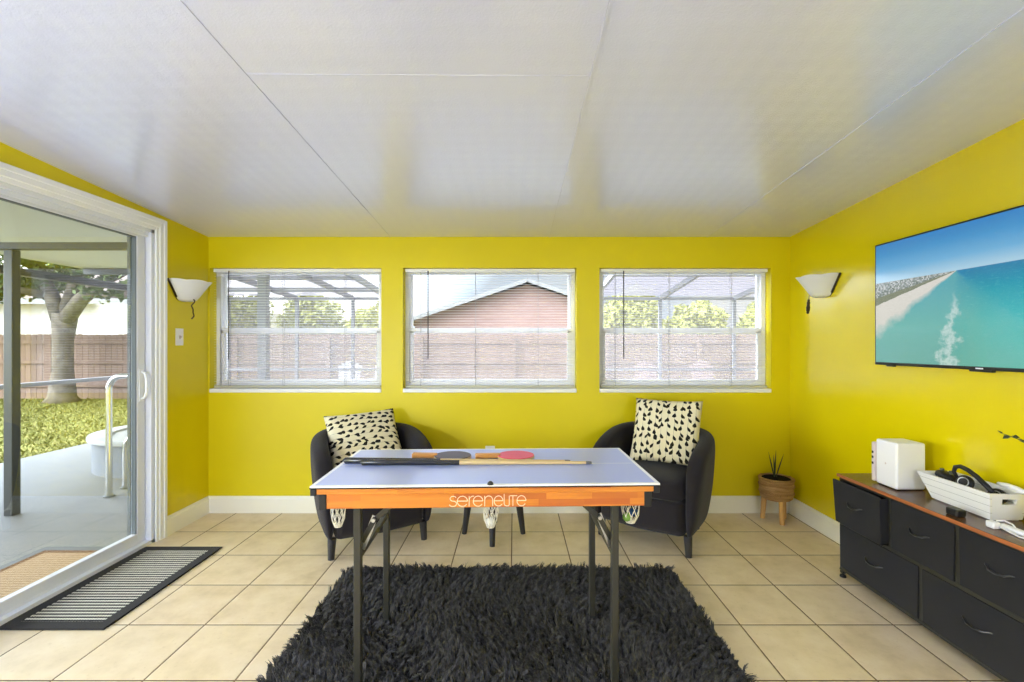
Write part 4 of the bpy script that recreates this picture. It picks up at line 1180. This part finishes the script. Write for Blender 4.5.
def leaves(name, blobs, N, size, mt, parent):
    tot = sum(b[3]*b[4]*b[5] for b in blobs)**1.0; Vs = []; cnt = 0
    for (cx,cy,cz_,rx,ry,rz) in blobs:
        n = int(N*rx*ry*rz/tot)
        d = RNG.normal(0,1,(n,3)); d /= np.linalg.norm(d,axis=1)[:,None]; rr = RNG.uniform(.25,1,n)**.5
        rr *= 1+.18*np.sin(d[:,0]*7+cx)*np.cos(d[:,2]*6+cy)
        c = np.stack([cx+d[:,0]*rx*rr, cy+d[:,1]*ry*rr, cz_+d[:,2]*rz*rr],1)
        a = RNG.normal(0,1,(n,3)); a /= np.linalg.norm(a,axis=1)[:,None]; b = np.cross(a, RNG.normal(0,1,(n,3))); b /= np.linalg.norm(b,axis=1)[:,None]
        s = size*RNG.uniform(.6,1.3,n)[:,None]
        Vs.append(np.stack([c-a*s, c+b*s*.5, c+a*s, c-b*s*.5],1).reshape(-1,3)); cnt += n
    q = np.arange(cnt)[:,None]*4+np.arange(4)[None]
    o = fast_mesh(name, np.concatenate(Vs), q, mt, parent); o['kind'] = 'stuff'; return o
leaves('foliage', [(-1.6,.2,3.35,1.6,1.4,.85),(.2,.6,4.9,2.2,2.,1.3),(2.6,.1,4.2,1.7,1.6,1.0),(1.0,-.6,3.35,.7,.6,.4),(-2.6,.0,2.9,.8,.8,.5),(2.6,-.4,3.0,.45,.4,.35),(-2.0,-.3,2.62,.85,.7,.45),(1.5,-.5,2.75,.75,.5,.35),(2.9,-.3,2.55,.5,.5,.45)], 15000, .10, M['leaf'], oak)
def bush(x, y, blobs, label, mt='leafyellow', N=5200):
    r = tag(empty('garden_tree', (x,y,GZ-.05)), label, 'tree', 'trees beyond the fence')
    m = MB(); m.tube([(0,0,0),(.03,0,.7),(0,.05,1.5)], [.12,.09,.06], 8); m.build('trunk', M['bark'], r, smooth=True)
    leaves('foliage', blobs, N, .09, M[mt], r)
bush(-8.5,13.8,[(0,0,1.9,1.0,.9,.95),(.5,.2,2.4,.6,.6,.5)],'pale yellow green tree beyond the fence, nearest the oak in the door-side window')
bush(-6.25,14.2,[(0,0,2.0,1.0,.9,.95),(-.3,.2,2.5,.6,.6,.6)],'rounded yellow green tree beyond the fence in the middle of the door-side window')
bush(-4.2,13.9,[(0,0,1.75,.9,.8,.85)],'lower yellow green tree beyond the fence beside the brown gabled house')
bush(3.4,13.8,[(0,0,2.0,1.0,.9,1.0),(.2,0,2.7,.6,.5,.5)],'tall yellow green tree beyond the fence behind the dark wand of the right window')
bush(5.55,14.1,[(0,0,1.8,.95,.9,.95)],'wide yellow green tree beyond the fence in the middle of the right window')
bush(7.7,13.8,[(0,0,1.85,.95,.9,1.0)],'yellow green tree beyond the fence at the right window, farthest from the gabled house')
# adirondack chairs
def adirondack(m_, x, y, label, rz):
    r = tag(empty('adirondack_chair', (x,y,GZ), rz), label, 'chair', 'slatted garden chairs before the fence')
    b = MB()
    for i in range(7):
        u = (i-3)/3; h = .98-.10*u*u; w0 = .034; xa = u*.17; xb = u*.235
        b.hexa([(xa-w0,.20,.32),(xa+w0,.20,.32),(xa+w0,.22,.32),(xa-w0,.22,.32)],[(xb-w0,.42,h),(xb+w0,.42,h),(xb+w0,.44,h),(xb-w0,.44,h)])
    b.build('fan_back', m_, r)
    s = MB()
    for i in range(5): s.box(-.25,.25,-.28+i*.1,-.19+i*.1,.34-.02*i,.36-.02*i)
    s.build('seat', m_, r)
    for sx in (-1,1):
        a = MB(); a.box(sx*.30-.045,sx*.30+.045,-.34,.34,.55,.572); a.build('armrest', m_, r)
        l = MB(); l.box(sx*.29-.03,sx*.29+.03,-.29,-.21,.0,.55); l.build('front_leg', m_, r)
        l = MB(); l.hexa([(sx*.27-.015,.44,0),(sx*.27+.015,.44,0),(sx*.27+.015,.52,0),(sx*.27-.015,.52,0)],[(sx*.27-.015,-.26,.30),(sx*.27+.015,-.26,.30),(sx*.27+.015,-.26,.38),(sx*.27-.015,-.26,.38)]); l.build('rear_leg', m_, r)
    return r
adirondack(M['adirondack_white'],-3.78,10.3,'white slatted garden chair before the fence, nearer the oak tree',R(4))
adirondack(M['adirondack_white'],-3.04,10.4,'white slatted garden chair before the fence, nearer the gabled house',R(-6))
adirondack(M['adirondack_tan'],3.07,10.3,'tan slatted garden chair before the fence, nearer the gabled house',R(4))
adirondack(M['adirondack_tan'],4.32,10.3,'tan slatted garden chair before the fence, further from the gabled house',R(-6))
# raised spa
sp = tag(empty('raised_spa', (-3.957,5.4,GZ)), 'round raised grey spa with pale coping on the patio', 'spa')
MB().lathe([(.0001,0),(.74,0),(.74,.33),(.60,.33),(.60,.20),(.0001,.20)], 48).build('wall', M['spa'], sp, smooth='auto')
MB().lathe([(.585,.330),(.78,.330),(.785,.345),(.78,.375),(.585,.380),(.58,.36)], 48).build('coping', M['coping'], sp, smooth='auto')
MB().lathe([(.0001,.29),(.582,.29)], 48).build('water', M['water'], sp)
def rail_(x, y, ztop, run, label):
    m = MB(); r0 = .12
    pts = [(0,0,0),(0,0,ztop*.5),(0,0,ztop-r0)]
    for i in range(1,7): a = pi/2*i/6; pts.append((run*.02*i+(r0-r0*cos(a)), 0, ztop-r0+r0*sin(a)))
    xe = r0+.12
    for i in range(0,9): a = pi/2*i/8; pts.append((xe+.16*sin(a)+.03*i/8, 0, ztop-.16+.16*cos(a)-.0))
    pts.append((pts[-1][0]+.04,0,min(.40,ztop*.6)))
    m.tube(pts, .024, 12)
    o = empty('grab_rail', (x,y,GZ)); m.build('tube', M['chrome'], o, smooth='auto')
    MB().lathe([(.0001,0),(.042,0),(.042,.012),(.022,.02),(.022,.05),(.0001,.05)], 18).build('base_ring', M['gasket'], o, smooth='auto')
    return tag(o, label, 'grab rail', 'stainless spa rails')
rail_(-3.60,4.09,1.075,0,'curved stainless grab rail beside the spa, the taller one nearer the glass door')
rail_(-3.665,4.34,.50,0,'curved stainless grab rail beside the spa, the shorter one behind the tall rail')
# outdoor mat
om = tag(empty('outdoor_mat', (-2.79,2.53,GZ)), 'tan door mat with brown edge lying outside the glass door', 'door mat')
MB().box(-.27,.27,-.47,.47,0,.012).build('edge', M['matedge'], om, bevel=.003)
MB().box(-.225,.225,-.425,.425,.0121,.016).build('pile', M['tanmat'], om, bevel=.002)

# ------------------------------------------------------------------ unseen lamps behind the viewer, added to brighten the room
def fill_globe(x, y, z, rad, strength, c, label):
    r = tag(empty('added_fill_lamp', (x,y,0)), label, 'added fill lamp', 'added fill globes')
    MB().lathe([(.0001,0),(.15,0),(.15,.012),(.03,.022),(.0001,.022)], 32).build('base', M['blacksteel'], r, smooth='auto')
    MB().tube([(0,0,.02),(0,0,z-rad+.01)], .011, 12).build('pole', M['blacksteel'], r, smooth='auto')
    MB().ball((0,0,z), rad, 24).build('emitter_globe', fill_globe_mat(strength, c), r, smooth=True)
LS = 36.; LC = (.80,.92,1.22)
fill_globe(-1.92, -.20, 1.05, .18, LS*1.35, LC, 'white globe lamp added as unseen fill light near the sliding door')
fill_globe(1.22, -.60, 1.10, .18, LS*.55, LC, 'white globe lamp added as unseen fill light near the dresser end')

# ------------------------------------------------------------------ sky
wd = bpy.data.worlds.new('sky'); SC.world = wd; wd.use_nodes = True
nt = wd.node_tree; nt.nodes.clear()
o = nt.nodes.new('ShaderNodeOutputWorld'); bg = nt.nodes.new('ShaderNodeBackground')
tc = nt.nodes.new('ShaderNodeTexCoord'); 
dp = nt.nodes.new('ShaderNodeVectorMath'); dp.operation = 'DOT_PRODUCT'
v = Vector((-.72,-.08,.69)).normalized(); dp.inputs[1].default_value = v
nt.links.new(tc.outputs['Generated'], dp.inputs[0])
rp = nt.nodes.new('ShaderNodeMapRange'); rp.inputs[1].default_value = .05; rp.inputs[2].default_value = 1.; rp.inputs[3].default_value = .45; rp.inputs[4].default_value = 9.0
nt.links.new(dp.outputs['Value'], rp.inputs[0])
nz = nt.nodes.new('ShaderNodeTexNoise'); nz.inputs['Scale'].default_value = 2.6; nz.inputs['Detail'].default_value = 5
nt.links.new(tc.outputs['Generated'], nz.inputs['Vector'])
cr_ = nt.nodes.new('ShaderNodeValToRGB'); cr_.color_ramp.elements[0].position = .35; cr_.color_ramp.elements[0].color = (.62,.78,1.0,1); cr_.color_ramp.elements[1].position = .62; cr_.color_ramp.elements[1].color = (1,1,1,1)
nt.links.new(nz.outputs['Fac'], cr_.inputs[0])
nt.links.new(cr_.outputs[0], bg.inputs[0]); nt.links.new(rp.outputs[0], bg.inputs[1]); nt.links.new(bg.outputs[0], o.inputs[0])

# ------------------------------------------------------------------ camera and view
cam = bpy.data.cameras.new('camera'); co = bpy.data.objects.new('camera', cam); COL.objects.link(co)
co.location = (0,0,H); co.rotation_euler = (R(90),0,0)
cam.sensor_width = 36; cam.lens = F/1024*36; cam.shift_x = -2/1024; cam.shift_y = 4/1024; cam.clip_start = .05; cam.clip_end = 300
SC.camera = co
vs = SC.view_settings; vs.view_transform = 'Standard'; vs.look = 'None'; vs.gamma = 1; vs.exposure = 1.0; vs.use_curve_mapping = False
SC.cycles.use_denoising = True
SC.cycles.max_bounces = 10; SC.cycles.diffuse_bounces = 5; SC.cycles.glossy_bounces = 4; SC.cycles.transparent_max_bounces = 16
SC.cycles.caustics_reflective = False; SC.cycles.caustics_refractive = False; SC.cycles.sample_clamp_indirect = 6
